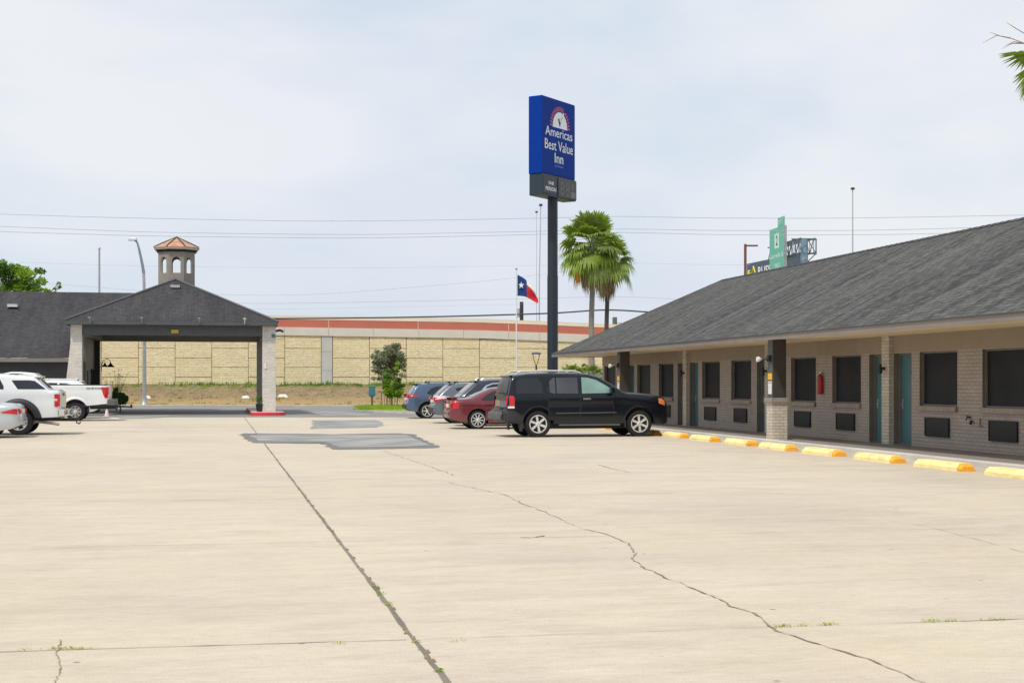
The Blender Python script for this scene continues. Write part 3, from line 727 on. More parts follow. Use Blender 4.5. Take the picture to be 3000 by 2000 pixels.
# gooseneck lamps
for i,(uu,vv) in enumerate(((-6.35,86.4),(-7.0,75.6))):
    pass
gl=lot_thing('gooseneck_lamp','black gooseneck lamp reaching out from the dark rear canopy column','lamp',-6.6,87.2,2.4)
k=MB(); k.box(0,.04,-.08,.08,-.1,.3); k.build('wall_plate',M['black'],gl)
k=MB(); k.tube([(.0,0,.1),(.12,0,.55),(.35,0,.62),(.5,0,.5),(.52,0,.35)],.022,6); k.tube([(.0,0,.1),(.05,0,.4),(.2,0,.5),(.22,0,.35)],.018,6); k.build('arm',M['black'],gl)
k=MB(); k.lathe([(.04,.38),(.1,.28),(.26,.14),(.24,.14)],12,0,(.52,0,0)); k.lathe([(.03,.38),(.08,.28),(.2,.16),(.18,.16)],12,0,(.2,0,0)); k.build('lamp_shade',M['black'],gl)
# cupola
CPv=82.35
cup=lot_thing('cupola','octagonal taupe cupola with arched openings and terracotta tiled roof above the canopy','cupola',cc,CPv,0)
R0=.965/math.cos(math.pi/8); z0,z1=5.6,8.76
def arch_panel(mb, A, B, nrm, th, ow, oz0, oz1, m0=0, m1=1):
    A=Vector(A);B=Vector(B); ex=(B-A).normalized(); W=(B-A).length; n=Vector(nrm)
    c=W/2; r=ow/2; zs=oz1-r*1.15
    arc=[(c-r,oz0)]+[(c-r*math.cos(math.pi*i/10), zs+r*1.15*math.sin(math.pi*i/10)) for i in range(11)]+[(c+r,oz0)]
    P=lambda q,d:A+ex*q[0]+Vector((0,0,q[1]))-n*d
    for d in (0,th):
        mb.add([P(q,d) for q in ((0,z0),(c-r,z0),(c-r,oz0),(c-r,zs),(0,zs))],[(0,1,2,3,4)],m0)
        mb.add([P(q,d) for q in ((W,z0),(W,zs),(c+r,zs),(c+r,oz0),(c+r,z0))],[(0,1,2,3,4)],m0)
        mb.add([P(q,d) for q in ((c-r,z0),(c+r,z0),(c+r,oz0),(c-r,oz0))],[(0,1,2,3)],m0)
        for i in range(1,11):
            a,b2=arc[i],arc[i+1]; mb.add([P(q,d) for q in ((a[0],a[1]),(b2[0],b2[1]),(b2[0],z1),(a[0],z1))],[(0,1,2,3)],m0)
        mb.add([P(q,d) for q in ((0,zs),(c-r,zs),(c-r,z1),(0,z1))],[(0,1,2,3)],m0)
        mb.add([P(q,d) for q in ((W,zs),(W,z1),(c+r,z1),(c+r,zs))],[(0,1,2,3)],m0)
    L_=arc+[arc[0]]
    for a,b2 in zip(L_[:-1],L_[1:]): mb.add([P(a,-.004),P(b2,-.004),P(b2,th+.004),P(a,th+.004)],[(0,1,2,3)],m1)
b=MB()
for k in range(8):
    a0=-math.pi/2-math.pi/8+k*math.pi/4; a1=a0+math.pi/4; am=(a0+a1)/2
    arch_panel(b,(R0*math.cos(a0),R0*math.sin(a0),0),(R0*math.cos(a1),R0*math.sin(a1),0),(math.cos(am),math.sin(am),0),.13,.46,7.58,8.46)
cb=b.build('drum',[M['taupe'],M['castcon']],cup)
b=MB()
def octring(r,z): return [(r*math.cos(-math.pi/2-math.pi/8+k*math.pi/4),r*math.sin(-math.pi/2-math.pi/8+k*math.pi/4),z) for k in range(8)]
def octl(mb,prof,m=0,cap=True):
    vs=[]; 
    for r,z in prof: vs+=octring(r,z)
    fs=[(i*8+k,i*8+(k+1)%8,(i+1)*8+(k+1)%8,(i+1)*8+k) for i in range(len(prof)-1) for k in range(8)]
    if cap: fs+= [list(range(8))[::-1],[(len(prof)-1)*8+k for k in range(8)]]
    mb.add(vs,fs,m)
octl(b,[(1.12,8.74),(1.17,8.80),(1.17,8.86)],1); octl(b,[(1.16,8.86),(1.24,8.865),(1.24,8.95)],0)
b.build('cornice',[M['rail'],M['black']],cup)
b=MB(); octl(b,[(1.30,8.95),(1.30,8.99),(.86,9.20),(.04,9.58)],0)
rr=b.build('roof',M['tile'],cup)
b=MB()
for k in range(8):
    a=octring(1.30,9.0)[k]; b.tube([a,(a[0]*.66,a[1]*.66,9.22),(0,0,9.6)],.035,5)
b.build('hip_tiles',M['black'],rr)
b=MB(); b.lathe([(.9,8.735),(.9,8.70)],12,0); b.build('ceiling',M['taupe'],cup)

# ============================================================ OFFICE WING (left)
off=lot_thing('office_building','low motel office wing with broad dark shingle roof behind the parked trucks','building',-14,84)
OO=(-14,84,0); ov=79.9; oe=2.93; orv=88.3; orz=6.88; sl3=math.hypot(orv-ov,orz-oe)/(orz-oe); ue=-7.28
def oz(v): return oe+(v-ov)*(orz-oe)/(orv-ov)
b=MB(OO)
vt=84.0
def fp(pts): b.poly(pts,0,[(p[0],(p[2]-oe)*sl3) for p in pts])
fp([(-48,ov,oe),(ue,ov,oe),(ue,vt,oz(vt)),(-48,vt,oz(vt))])
fp([(-48,vt,oz(vt)),(ue,vt,oz(vt)),(-2.6,vt+.3,oz(vt+.3)),(-2.6,orv,orz),(-48,orv,orz)])
fp([(-48,orv,orz),(-2.6,orv,orz),(-2.6,92.5,oz(84.1)),(-48,2*orv-ov,oe)])
oroof=b.build('roof',M['roof2'],off)
b=MB(OO); b.box(-48,ue,ov-.03,ov+.02,2.72,2.915); b.box(ue,ue+.04,ov-.03,vt,2.72,2.90); b.build('fascia',M['fascia'],off)
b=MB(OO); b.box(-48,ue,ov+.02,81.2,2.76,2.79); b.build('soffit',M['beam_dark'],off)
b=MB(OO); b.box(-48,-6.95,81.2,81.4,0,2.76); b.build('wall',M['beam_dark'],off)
b=MB(OO); b.box(-7.15,-6.95,81.4,86.9,0,4.5); b.box(-7.15,-6.95,81.2,81.4,2.76,4.5); b.build('entrance_wall',M['browngrey'],off)
b=MB(OO); b.box(-6.95,-6.90,82.2,83.3,.05,2.3); d=b.build('door',M['brown'],off)
b=MB(OO); b.tube([(-6.9,82.35,1.0),(-6.84,82.35,1.0),(-6.84,82.35,1.3),(-6.9,82.35,1.3)],.015,6); b.build('door_handle',M['steel'],d)
b=MB(OO); b.box(-6.95,-6.90,84.4,86.3,.7,2.4); b.build('window',M['glass'],off)
b=MB(OO); uu,vv=-11.3,86.2; b.frustum((uu-.26,uu+.26,vv-.35,vv+.2),(uu-.26,uu+.26,vv-.38,vv+.2),oz(vv)-.02,oz(vv)+.14,0); 
b.build('roof_vent',M['white'],oroof)
for i in range(4):
    b=MB(OO); u0=-12-i*3.2; b.box(u0-1.4,u0,81.17,81.2,.9,2.2); w=b.build('window',M['glass'],off)

# ============================================================ HIGHWAY WALL
W0=Vector((-8.3,119.5,0)); wa=math.atan2(.05,.99875)
we=Vector((math.cos(wa),math.sin(wa),0))
def ws(x):  # distance along the wall seen at photo column x
    a=(x-1500)/F; return (a*W0.y-W0.x)/(we.x-a*we.y)
def wY(s): return W0.y+s*we.y
def wz(x,y): return CAMH+(HZ-y)*wY(ws(x))/F
cols=[(290,974),(820,981.8),(1400,990.8),(1600,998.3),(1780,1006)]      # top of the stone
def stone_top(s):
    pts=[(ws(x),wz(x,y)) for x,y in cols]
    if s<=pts[0][0]: return pts[0][1]
    for a,c in zip(pts[:-1],pts[1:]):
        if s<=c[0]: return a[1]+(c[1]-a[1])*(s-a[0])/(c[0]-a[0])
    return pts[-1][1]-.035*(s-pts[-1][0])
hw_=thing('highway_wall','tall limestone patterned highway retaining wall with terracotta band and cream rail','wall',W0,wa)
S0,S1=-48.0,40.0
b=MB(); ss=[S0+i*2 for i in range(int((S1-S0)/2)+1)]
def band(mb,o0,o1,y0,y1,m=0):
    for a,c in zip(ss[:-1],ss[1:]):
        za,zb=stone_top(a),stone_top(c)
        v=[(a,y0,za+o0),(c,y0,zb+o0),(c,y1,zb+o0),(a,y1,za+o0),(a,y0,za+o1),(c,y0,zb+o1),(c,y1,zb+o1),(a,y1,za+o1)]
        mb.add(v,[(0,1,5,4),(4,5,6,7),(3,2,1,0),(2,3,7,6)],m)
band(b,-6.5,.02,.10,.5); b.build('joint_backing',M['stonegap'],hw_)
b=MB(); pw=(ws(1082.4)-ws(974.5)); pA=ws(974.5); pB=ws(941)
cells=[]; x=pA; k=0
while x<S1-.5: cells.append((x,x+pw,k)); x+=pw; k+=1
x=pB-pw*.985; k=1
while x>S0-pw: cells.append((x,x+pw*.985,k)); x-=pw*.985; k+=1
for a,c,k in cells:
    zj=[ -.6+1.53*i + (2.92 if k%2 else 2.12)-3.06+.6 for i in range(6)]
    g=.022
    for z0,z1 in zip(zj[:-1],zj[1:]):
        ta,tc=stone_top(a),stone_top(c)
        if z0+.1>min(ta,tc): continue
        v=[(a+g,0,z0+g),(c-g,0,z0+g),(c-g,0,min(z1-g,tc)),(a+g,0,min(z1-g,ta)),(a+g,.1,z0+g),(c-g,.1,z0+g),(c-g,.1,min(z1-g,tc)),(a+g,.1,min(z1-g,ta))]
        b.add(v,[(0,1,2,3),(4,0,3,7),(1,5,6,2),(3,2,6,7),(0,4,5,1)])
b.build('stone_panels',M['stone'],hw_)
b=MB(); 
for i in range(6):
    z0=-.6+1.53*i+.2; z1=min(z0+1.51,stone_top(pB)+.03)
    if z1>z0: b.box(pB+.03,pA-.03,-.03,.1,z0,z1)
b.build('smooth_pier',M['castgrey'],hw_)
b=MB(); band(b,.0,.66,-.10,.4); b.build('coping',M['castcon'],hw_)
b=MB(); 
for i,x in enumerate((834,963,1095,1227,1358,1490,1580)): b.box(ws(x)-.012,ws(x)+.012,-.105,-.10,stone_top(ws(x))+.02,stone_top(ws(x))+.64)
b.build('coping_joint',M['stonegap'],hw_)
b=MB(); band(b,.66,1.29,-.04,.35); b.build('terracotta_band',M['redband'],hw_)
b=MB(); band(b,1.29,1.40,-.06,.38); band(b,1.40,1.60,-.02,.3); b.build('rail',M['rail'],hw_)
b=MB()
for x in (963,1225,1490): b.box(ws(x)-.02,ws(x)+.02,-.045,-.04,stone_top(ws(x))+.68,stone_top(ws(x))+1.28)
b.build('band_joint',M['castcon'],hw_)

# ============================================================ TREES
def leaf_cloud(mb, clusters, n, size, mats=(0,1), flat=0.0):
    """clusters: (centre, radius). Leaf-sized quads scattered through every cluster."""
    for c,r in clusters:
        c=Vector(c); m=random.choice(mats)
        for _ in range(int(n*(r/.5)**2)):
            d=Vector((random.gauss(0,1),random.gauss(0,1),random.gauss(0,1))).normalized()*r*random.random()**.45
            d.z*=.75; p=c+d
            a=Vector((random.gauss(0,1),random.gauss(0,1),random.gauss(0,.6))).normalized(); q=a.cross(Vector((random.gauss(0,1),random.gauss(0,1),random.gauss(0,1)))).normalized()
            s=size*random.uniform(.6,1.3)
            mb.add([p-a*s,p-q*s*.42,p+a*s,p+q*s*.42],[(0,1,2,3)], m if random.random()<.8 else random.choice(mats))
def tree(name,label,cat,base,trunk_h,trunk_r,clusters,n,size,mats,bark='bark',group=None,limbs=True,wob=.05):
    t=thing(name,label,cat,base,0,group)
    b=MB(); pts=[(random.uniform(-wob,wob)*i/3,random.uniform(-wob,wob)*i/3,trunk_h*i/5) for i in range(6)]
    b.tube(pts,[trunk_r*(1-.1*i) for i in range(6)],8)
    top=Vector(pts[-1])
    if limbs:
        for c,r in clusters:
            c=Vector(c); s=Vector(pts[random.choice((3,4,5))]); mid=s.lerp(c,.5)+Vector((0,0,.12*(c-s).length))
            b.tube([s,mid,c],[trunk_r*.4,trunk_r*.28,trunk_r*.1],5)
    b.build('trunk',M[bark],t,smooth=60)
    b=MB(); leaf_cloud(b,clusters,n,size); b.build('crown',[M[m] for m in mats],t)
    return t
def clus(px_list, Y, base, ydepth=.8):
    out=[]
    for x,y,r in px_list:
        p=at(x,y,Y)-Vector(base); p.y+=random.uniform(-ydepth,ydepth); out.append((p,r*Y/F))
    return out
# bright green tree behind the office
bs=Vector((*(at(20,900,104).xy),0))
cl=clus([(0,800,34),(30,790,32),(62,797,30),(85,808,26),(102,790,14),(20,835,40),(60,838,34),(95,835,26),(112,822,18),(120,850,18),(140,853,12),(-30,800,40),(-70,790,45),(-60,840,50),(10,775,20),(118,793,8),(168,838,7),(176,830,5),(158,845,6),(150,856,8),(0,870,50),(80,870,40),(-100,830,50),(-140,850,40)],104,bs,1.0)
tree('tree','bright green broadleaf tree rising behind the office roof at the left edge','tree',bs,5.2,.22,cl,150,.15,('leafbright','leafmid'))
# olive tree + saplings on the island
bs=Vector((*(at(1147,1198,97).xy),.1))
cl=clus([(1140,1035,18),(1160,1020,18),(1175,1040,15),(1120,1038,14),(1103,1030,10),(1165,1055,18),(1140,1060,20),(1118,1062,15),(1098,1062,9),(1150,1085,20),(1125,1090,17),(1105,1090,12),(1175,1075,12),(1183,1055,9),(1110,1108,10),(1093,1108,8),(1125,1112,12),(1093,1085,7),(1155,1010,10),(1170,1010,8),(1148,1108,14),(1185,1085,6),(1130,1050,24),(1155,1045,24),(1120,1085,20),(1150,1070,26),(1135,1020,16),(1110,1050,15),(1172,1060,18),(1100,1045,14),(1105,1075,16),(1182,1070,12),(1180,1100,12),(1145,1030,18)],97,bs,.5)
tree('olive_tree','grey green small tree with rounded loose crown against the limestone wall','tree',bs,2.6,.06,cl,420,.085,('leafolive','leafolive'))
bs=Vector((*(at(1134,1197,93).xy),.13))
cl=clus([(1136,1085,8),(1133,1100,11),(1138,1118,12),(1130,1135,12),(1142,1140,12),(1134,1152,9),(1147,1155,9),(1128,1120,8),(1125,1148,7),(1140,1105,10),(1138,1145,16),(1150,1130,13),(1132,1125,13),(1145,1160,10)],93,bs,.3)
tree('sapling','bright green young tree on the grass island, nearer the blue box','tree',bs,1.5,.04,cl,900,.075,('leafbright','leafmid'))
bs=Vector((*(at(1164,1197,92).xy),.13))
cl=clus([(1168,1050,6),(1166,1065,8),(1162,1080,8),(1158,1095,7),(1165,1112,10),(1160,1128,13),(1172,1130,9),(1165,1145,13),(1175,1143,9),(1158,1155,10),(1168,1160,9),(1162,1120,14),(1170,1148,15),(1178,1130,9),(1155,1140,13)],92,bs,.3)
tree('sapling','bright green taller young tree on the grass island, nearer the blue car','tree',bs,1.5,.04,cl,900,.075,('leafbright','leafdark'))
for i,x in enumerate((1115,1119,1126,1141,1145,1150,1156)):
    p=at(x,1196,92+i*.3); b=MB(); b.tube([(0,0,0),(.02*(-1)**i,0,.55),(.03*(-1)**i,0,.95)],.022,6)
    tag(b.build('tree_stake',M['bark'] if i%2 else M['twig'],loc=(p.x,p.y,.14)),'thin wooden stake among the young trees on the grass island','stake','stakes around the young trees')
# blue box on a post
p=at(1090,1196,94.2)
bx=thing('junction_box','blue utility box on a dark post at the tip of the grass island','utility box',(p.x,p.y,.12))
b=MB(); b.tube([(0,0,0),(0,0,.75)],.055,8); b.box(-.12,.12,-.12,.12,0,.04); b.build('post',M['bluepost'],bx)
b=MB(); b.frustum((-.14,.14,-.1,.1),(-.2,.2,-.13,.13),.62,.72); b.box(-.2,.2,-.13,.13,.72,1.28); b.frustum((-.22,.22,-.15,.15),(-.2,.2,-.13,.13),1.28,1.33); b.build('cabinet',M['bluebox'],bx,bevel=.01)
b=MB(); b.box(-.15,.15,-.14,-.13,.78,1.22); b.build('cabinet_door',M['bluebox'],bx)
# bush and dry shrub beside the trucks
bs=Vector((*(at(352,1190,80).xy),.0))
cl=clus([(340,1162,14),(352,1160,14),(362,1165,13),(348,1175,14),(360,1178,11),(338,1150,10),(366,1172,8),(340,1140,8)],80,bs,.3)
tree('bush','dark green clipped bush behind the tailgate of the white pickup','bush',bs,.7,.05,cl,1500,.07,('leafdark','leafdark'))
bs=Vector((*(at(342,1190,84).xy),.0))
t=thing('dry_shrub','thin dry twiggy shrub with sparse leaves above the dark green bush','shrub',bs)
b=MB(); tips=[]
for i in range(34):
    a=random.uniform(0,6.28); h=random.uniform(1.2,2.5); r=random.uniform(.1,.75)
    q=[(0,0,0),(r*.3*math.cos(a),r*.3*math.sin(a),h*.5),(r*math.cos(a),r*math.sin(a),h)]; b.tube(q,[.012,.008,.003],4); tips.append(q[2]); tips.append(q[1])
b.build('stems',M['twig'],t)
b=MB(); leaf_cloud(b,[(Vector(q),.12) for q in tips],160,.035); b.build('leaves',[M['palmlight'],M['leafmid']],t)
# potted shrub by canopy column
p=L(2.05,76.0); bs=Vector((p.x,p.y,.16))
t=thing('potted_plant','small green shrub in a dark pot beside the white canopy column','plant',bs)
b=MB(); b.lathe([(.14,0),(.2,.38),(.22,.4),(.18,.4)],14); b.build('pot',M['black'],t,smooth=40)
b=MB(); leaf_cloud(b,[((0,0,.6),.22),((.05,0,.78),.17),((-.06,0,.72),.16)],420,.05); b.build('foliage',[M['leafmid'],M['leafdark']],t)

# ------------------------------------------------------------ palms
def fan(mb, root, direction, plen, R_, droop, m, nb=22, spread=2.6, pm_=None):
    d=Vector(direction).normalized(); up=Vector((0,0,1))
    side=d.cross(up); side = side.normalized() if side.length>.05 else Vector((1,0,0))
    nrm=side.cross(d).normalized()
    root=Vector(root); hub=root+d*plen-Vector((0,0,droop*plen*.25))
    if pm_ is not None: mb.tube([root,root.lerp(hub,.5)+Vector((0,0,.06*plen)),hub],[.028,.02,.014],4,pm_)
    dd=(d-Vector((0,0,droop*.45))).normalized(); nrm=side.cross(dd).normalized()
    tw=random.uniform(-.5,.5); side=(side*math.cos(tw)+nrm*math.sin(tw)); nrm=side.cross(dd).normalized()
    for i in range(nb):
        a=-spread/2+spread*i/(nb-1); a+=random.uniform(-.03,.03)
        r=R_*(1-.28*abs(a/(spread/2))**2)*random.uniform(.88,1.08)
        e=dd*math.cos(a)+side*math.sin(a); fold=nrm*(.16*R_*(1-abs(a)/spread*2)*.3)
        w=R_*.070
        t=e.cross(nrm).normalized()
        p0=hub; p1=hub+e*r*.5+fold-Vector((0,0,.05*r)); p2=hub+e*r*.78+fold*.5-Vector((0,0,(.06+.2*droop)*r)); p3=hub+e*r*(.98-.05*droop)-Vector((0,0,(.14+.62*droop)*r*random.uniform(.7,1.3)))
        mb.add([p0-t*.01,p0+t*.01,p1+t*w,p1-t*w,p2+t*w*.62,p2-t*w*.62,p3],[(0,1,2,3),(3,2,4,5),(5,4,6)],m)
def palm(label, base, h, r, dark, nfan, plen, RR, skirt=True, seed=1, gold=None, tm='trunk'):
    random.seed(seed)
    t=thing('palm_tree',label,'palm tree',base,0,'fan palms')
    b=MB(); n=10; b.tube([(.03*math.sin(i),.02*math.cos(i*1.3),h*i/n) for i in range(n+1)],[r*(1.35 if i==0 else 1.05-.02*i) for i in range(n+1)],12); b.build('trunk',M[tm],t,smooth=60)
    b=MB()
    for i in range(nfan):
        f=i/(nfan-1); el=R(80-112*f+random.uniform(-9,9)); az=i*2.399+random.uniform(-.25,.25)
        d=(math.cos(el)*math.cos(az),math.cos(el)*math.sin(az),math.sin(el))
        fan(b,(0,0,h-.1-.25*f),d,plen*random.uniform(.8,1.1)*(1 if f>.15 else .75),RR*random.uniform(.85,1.1),max(0,f*1.15-.25),random.choice((0,0,1)) ,pm_=1)
    b.build('crown',[M['palmleaf'],M['palmlight']],t)
    if skirt:
        b=MB()
        for i in range(16):
            az=i*2.399; el=R(-62-random.uniform(0,22)); d=(math.cos(el)*math.cos(az),math.cos(el)*math.sin(az),math.sin(el))
            fan(b,(0,0,h-.55),d,plen*.6,RR*.85,1.0,0,14,1.3,0)
        b.build('dead_fronds',M['palmdead'],t)
    if gold:
        b=MB(); fan(b,(0,0,h-.5),gold,plen*.9,RR*.75,1.2,0,12,.9,0); b.build('golden_frond',M['palmgold'],t)
    b=MB()
    for k in range(4):
        az=random.uniform(-.6,.6)+(0 if k%2 else math.pi); q=[]
        for i in range(6):
            f=i/5; rr=f*(plen+RR)*1.05; q.append((rr*math.cos(az),rr*math.sin(az),h+.1+.25*f-1.3*f**3+(.3*k%.5)))
        b.tube(q,[.012,.011,.010,.008,.006,.004],4)
    b.build('seed_stalk',M['twig'],t)
    return t
P1=at(1734,1100,80); palm('tall fan palm with light trunk, nearer the blue motel sign','x' and (P1.x,P1.y,0),9.35,.155,0,46,1.0,1.12,seed=3,gold=(-.7,-.35,-.75))
P2=at(1778,1100,85); palm('fan palm with dark trunk standing right behind the light trunked palm',(P2.x,P2.y,0),9.0,.135,1,36,.85,1.05,seed=8,tm='trunkdark')
random.seed(11)
P3=at(3175,215,48)
t=palm('fan palm at the right edge of the photo, only frond tips showing',(P3.x,P3.y,0),11.5,.17,0,40,.75,.95,seed=21)
b=MB()
def stalk(px):
    pts=[at(x,y,48)-Vector((P3.x,P3.y,0)) for x,y in px]; b.tube(pts,[.022]+[.014]*(len(pts)-2)+[.005],5)
c0=(3175,200)
stalk([c0,(3040,120),(3000,98),(2970,80),(2948,66)])
stalk([c0,(3040,145),(3000,127),(2960,112),(2920,104),(2880,126)])
stalk([(2960,112),(2930,106),(2900,95)])
stalk([c0,(3045,150),(3000,128),(2965,128),(2935,143)])
stalk([(3000,128),(2970,123),(2945,134)])
stalk([c0,(3050,160),(3005,146),(2980,160)])
b.build('seed_stalk',M['palmdead'],t)
b=MB()
def fan_px(hub,tips,m=0):
    H=at(*hub,48)-Vector((P3.x,P3.y,0)); b.tube([Vector((0,0,11.5)),H],[.03,.018],5,1)
    for i,(x,y) in enumerate(tips):
        for k in range(3):
            e=at(x+random.uniform(-6,6),y+random.uniform(-7,7),48+random.uniform(-.35,.35))-Vector((P3.x,P3.y,0)); mid=H.lerp(e,.55)+Vector((0,random.uniform(-.1,.1),.10))
            tv=Vector((.3,1,.5)).cross(e-H).normalized()*.035
            b.add([H-tv*.3,H+tv*.3,mid+tv,mid-tv,e],[(0,1,2,3),(3,2,4)],m)
fan_px((3025,165),[(2922,166),(2928,176),(2938,186),(2950,196),(2962,203),(2975,205),(2990,206),(3003,203),(2930,168),(2960,166),(2985,200)])
fan_px((3040,205),[(2967,232),(2968,250),(2972,268),(2980,282),(2990,298),(3000,295),(3010,292),(2978,225),(2985,290),(2968,240)])
b.build('near_fronds',[M['palmleaf'],M['palmlight']],t)
random.seed(5)
# low palms and shrubs behind the motel's far end
for i,(x,y,r,Y,lab) in enumerate(((1675,1062,24,78,'low bushy palm showing under the far roof corner beside the blue sign pole'),(1733,1058,18,80,'low palm behind the far motel corner, right of the bushy one'))):
    p=at(x,1110,Y); t=thing('low_palm',lab,'palm',(p.x,p.y,0),0,'low palms beyond the motel')
    b=MB(); b.tube([(0,0,0),(0,0,1.9)],.09,8); b.build('trunk',M['trunk'],t)
    b=MB()
    for k in range(22):
        el=R(75-100*k/21); az=k*2.399; fan(b,(0,0,1.9),(math.cos(el)*math.cos(az),math.cos(el)*math.sin(az),math.sin(el)),.45,.6,.3+.6*k/21,random.choice((0,1)),14,2.2,1)
    b.build('crown',[M['palmleaf'],M['palmlight']],t)
bs=Vector((*(at(1712,1100,84).xy),0))
tree('hedge','low dark green bush between the low palms beyond the motel','bush',bs,.8,.05,clus([(1700,1085,16),(1725,1082,14),(1745,1085,14),(1710,1070,10)],84,bs),300,.08,('leafdark','leafolive'))
p=at(1740,1100,86)
b=MB(); b.box(-2.6,1.6,-.15,.15,0,2.15); b.box(-2.65,1.65,-.2,.2,2.15,2.25)
tag(b.build('garden_wall',M['castgrey'],loc=(p.x,p.y,0)),'low grey garden wall behind the low palms beyond the motel','wall')

# ============================================================ TALL SIGN
Ys=72.0
A=at(1588,HZ,Ys); SX=A.x; SY=A.y
ang=math.atan2(2.75,1.73)
sg=thing('motel_sign','tall blue double sided motel sign with white lettering on a dark slate pole','sign',(SX,SY,0),ang)
Wd=3.25; Dp=.78; zt=15.75; zb=11.92; zl=10.86
b=MB(); b.box(0,Wd,0,Dp,zb,zt); b.build('cabinet',M['signblue'],sg,bevel=.03)
b=MB(); b.box(.04,Wd+.08,-.02,Dp-.02,zl,zb-.004); b.build('price_box',M['signgrey'],sg,bevel=.02)
b=MB(); b.box(.03,Wd-.03,-.012,0,zb+.06,zt-.06); b.build('face_panel',M['signblue'],sg)
H=zt-zb
def FP(fx,fy,d=-.016): return Vector((fx*Wd,d,zt-fy*H))
b=MB()
put_text(b,'Americas',FP(.50,.495),(1,0,0),(0,0,1),w=.82*Wd,h=.46,m=0,bold=.004)
put_text(b,'Best Value',FP(.50,.672),(1,0,0),(0,0,1),w=.85*Wd,h=.50,m=0,bold=.004)
put_text(b,'Inn',FP(.50,.828),(1,0,0),(0,0,1),w=.26*Wd,h=.49,m=0,bold=.008)
b.build('lettering',M['signwhite'],sg)
b=MB(); put_text(b,'by Sonesta',FP(.50,.888),(1,0,0),(0,0,1),w=.25*Wd,h=.14,m=0,bold=.01); b.build('small_lettering',M['signpale'],sg)
# logo: white dome with red ticks and a blue check
cx,cy=.53*Wd, zt-.368*H; r1=.72; 
b=MB(); arc=[(cx+r1*math.cos(math.pi*i/24),cy+r1*1.12*math.sin(math.pi*i/24)) for i in range(25)]
b.poly([(x,-.016,z) for x,z in arc]); b.build('logo_dome',M['signwhite'],sg)
b=MB()
for i in range(19):
    a=math.pi*(i+.5)/19; 
    if abs(a-1.05)<.07: continue
    for q0,q1 in ((a-.042,a+.042),):
        P=[(cx+k*math.cos(q),-.017,cy+k*1.1*math.sin(q)) for k,q in ((.77,q0),(.98,q0),(.98,q1),(.77,q1))]
        b.poly(P)
b.build('logo_rays',M['signred'],sg)
b=MB(); 
b.poly([(cx-.20,-.02,cy+.42),(cx-.10,-.02,cy+.52),(cx+.02,-.02,cy+.26),(cx-.02,-.02,cy+.04)]); b.poly([(cx-.02,-.021,cy+.04),(cx+.02,-.021,cy+.26),(cx+.24,-.021,cy+.60),(cx+.16,-.021,cy+.56)])
b.build('logo_check',M['signblue'],sg)
b=MB(); b.poly([(cx+.22,-.021,cy+.56),(cx+.33,-.021,cy+.84),(cx+.42,-.021,cy+.80),(cx+.27,-.021,cy+.56)]); b.build('logo_gap',M['signwhite'],sg)
b=MB(); b.box(.05,Wd*.42,-.05,-.02,zl+.10,zb-.12); b.build('person_panel',M['signgrey'],sg,bevel=.01)
b=MB(); put_text(b,'ONE',(.24*Wd,-.055,zl+.56),(1,0,0),(0,0,1),w=.52,h=.17,bold=.02); put_text(b,'PERSON',(.235*Wd,-.055,zl+.26),(1,0,0),(0,0,1),w=1.02,h=.19,bold=.02); b.build('person_lettering',M['signwhite'],sg)
b=MB(); b.box(Wd*.46,Wd+.06,-.06,-.02,zl+.06,zb-.06); pn=b.build('price_panel',M['digitbg'],sg,bevel=.01)
b=MB()
def seg8(x,w,h,z,segs='abcdefg'):
    t=.055
    for s in segs:
        q={'a':(x,x+w,z+h-t,z+h),'d':(x,x+w,z,z+t),'g':(x,x+w,z+h/2-t/2,z+h/2+t/2),'f':(x,x+t,z+h/2,z+h),'b':(x+w-t,x+w,z+h/2,z+h),'e':(x,x+t,z,z+h/2),'c':(x+w-t,x+w,z,z+h/2)}[s]
        b.box(q[0],q[1],-.068,-.062,q[2],q[3])
seg8(Wd*.52,.34,.62,zl+.18); seg8(Wd*.68,.34,.62,zl+.18); seg8(Wd*.85,.30,.30,zl+.5)
b.box(Wd*.845,Wd*.98,-.068,-.062,zl+.12,zl+.42)
b.build('digits',M['digit'],pn)
# pole: seen centred at x=1619
px_=(at(1619,HZ,73.6)); rel=Matrix.Rotation(-ang,3,'Z')@(px_-A)
b=MB(); b.tube([(rel.x,rel.y+0,0),(rel.x,rel.y,7.0)],.27,24); b.tube([(rel.x,rel.y,7.0),(rel.x,rel.y,zl+.05)],.255,24); b.build('pole',M['pole'],sg,smooth=50)
print('POLE rel',rel)

# ============================================================ FLAG
Yf=86.0
fp_=at(1513,HZ,Yf); z_top=at(1513,790,Yf).z
fg=thing('flagpole','thin white flagpole in front of the limestone wall','flagpole',(fp_.x,fp_.y,0))
b=MB(); b.tube([(0,0,0),(0,0,z_top)],[.05,.032],8); b.build('mast',M['white'],fg,smooth=60)
b=MB(); b.lathe([(.01,-.07),(.06,-.04),(.075,0),(.06,.04),(.01,.07)],10,0,(0,0,z_top+.05)); b.lathe([(.05,0),(.05,.02)],8,0,(0,0,1.0)); b.build('finial',M['steel'],fg)
s=Yf/F
def FX(x,y,d=0): return Vector(((x-1513)*s, d, CAMH+(HZ-y)*s))
nx,nz=26,14
top=[(1516,804.5),(1527,810),(1538,816.5),(1545,838 if False else 826),(1553,834),(1562,845),(1570,858),(1577,873),(1578,884)]
bot=[(1516,866.5),(1527,867),(1537,868.5),(1546,872),(1554,876),(1562,881),(1568,885),(1572,888),(1575,887.5)]
def interp(P,t):
    q=t*(len(P)-1); i=min(int(q),len(P)-2); f=q-i; return (P[i][0]*(1-f)+P[i+1][0]*f, P[i][1]*(1-f)+P[i+1][1]*f)
vs=[];fs=[];ms=[]
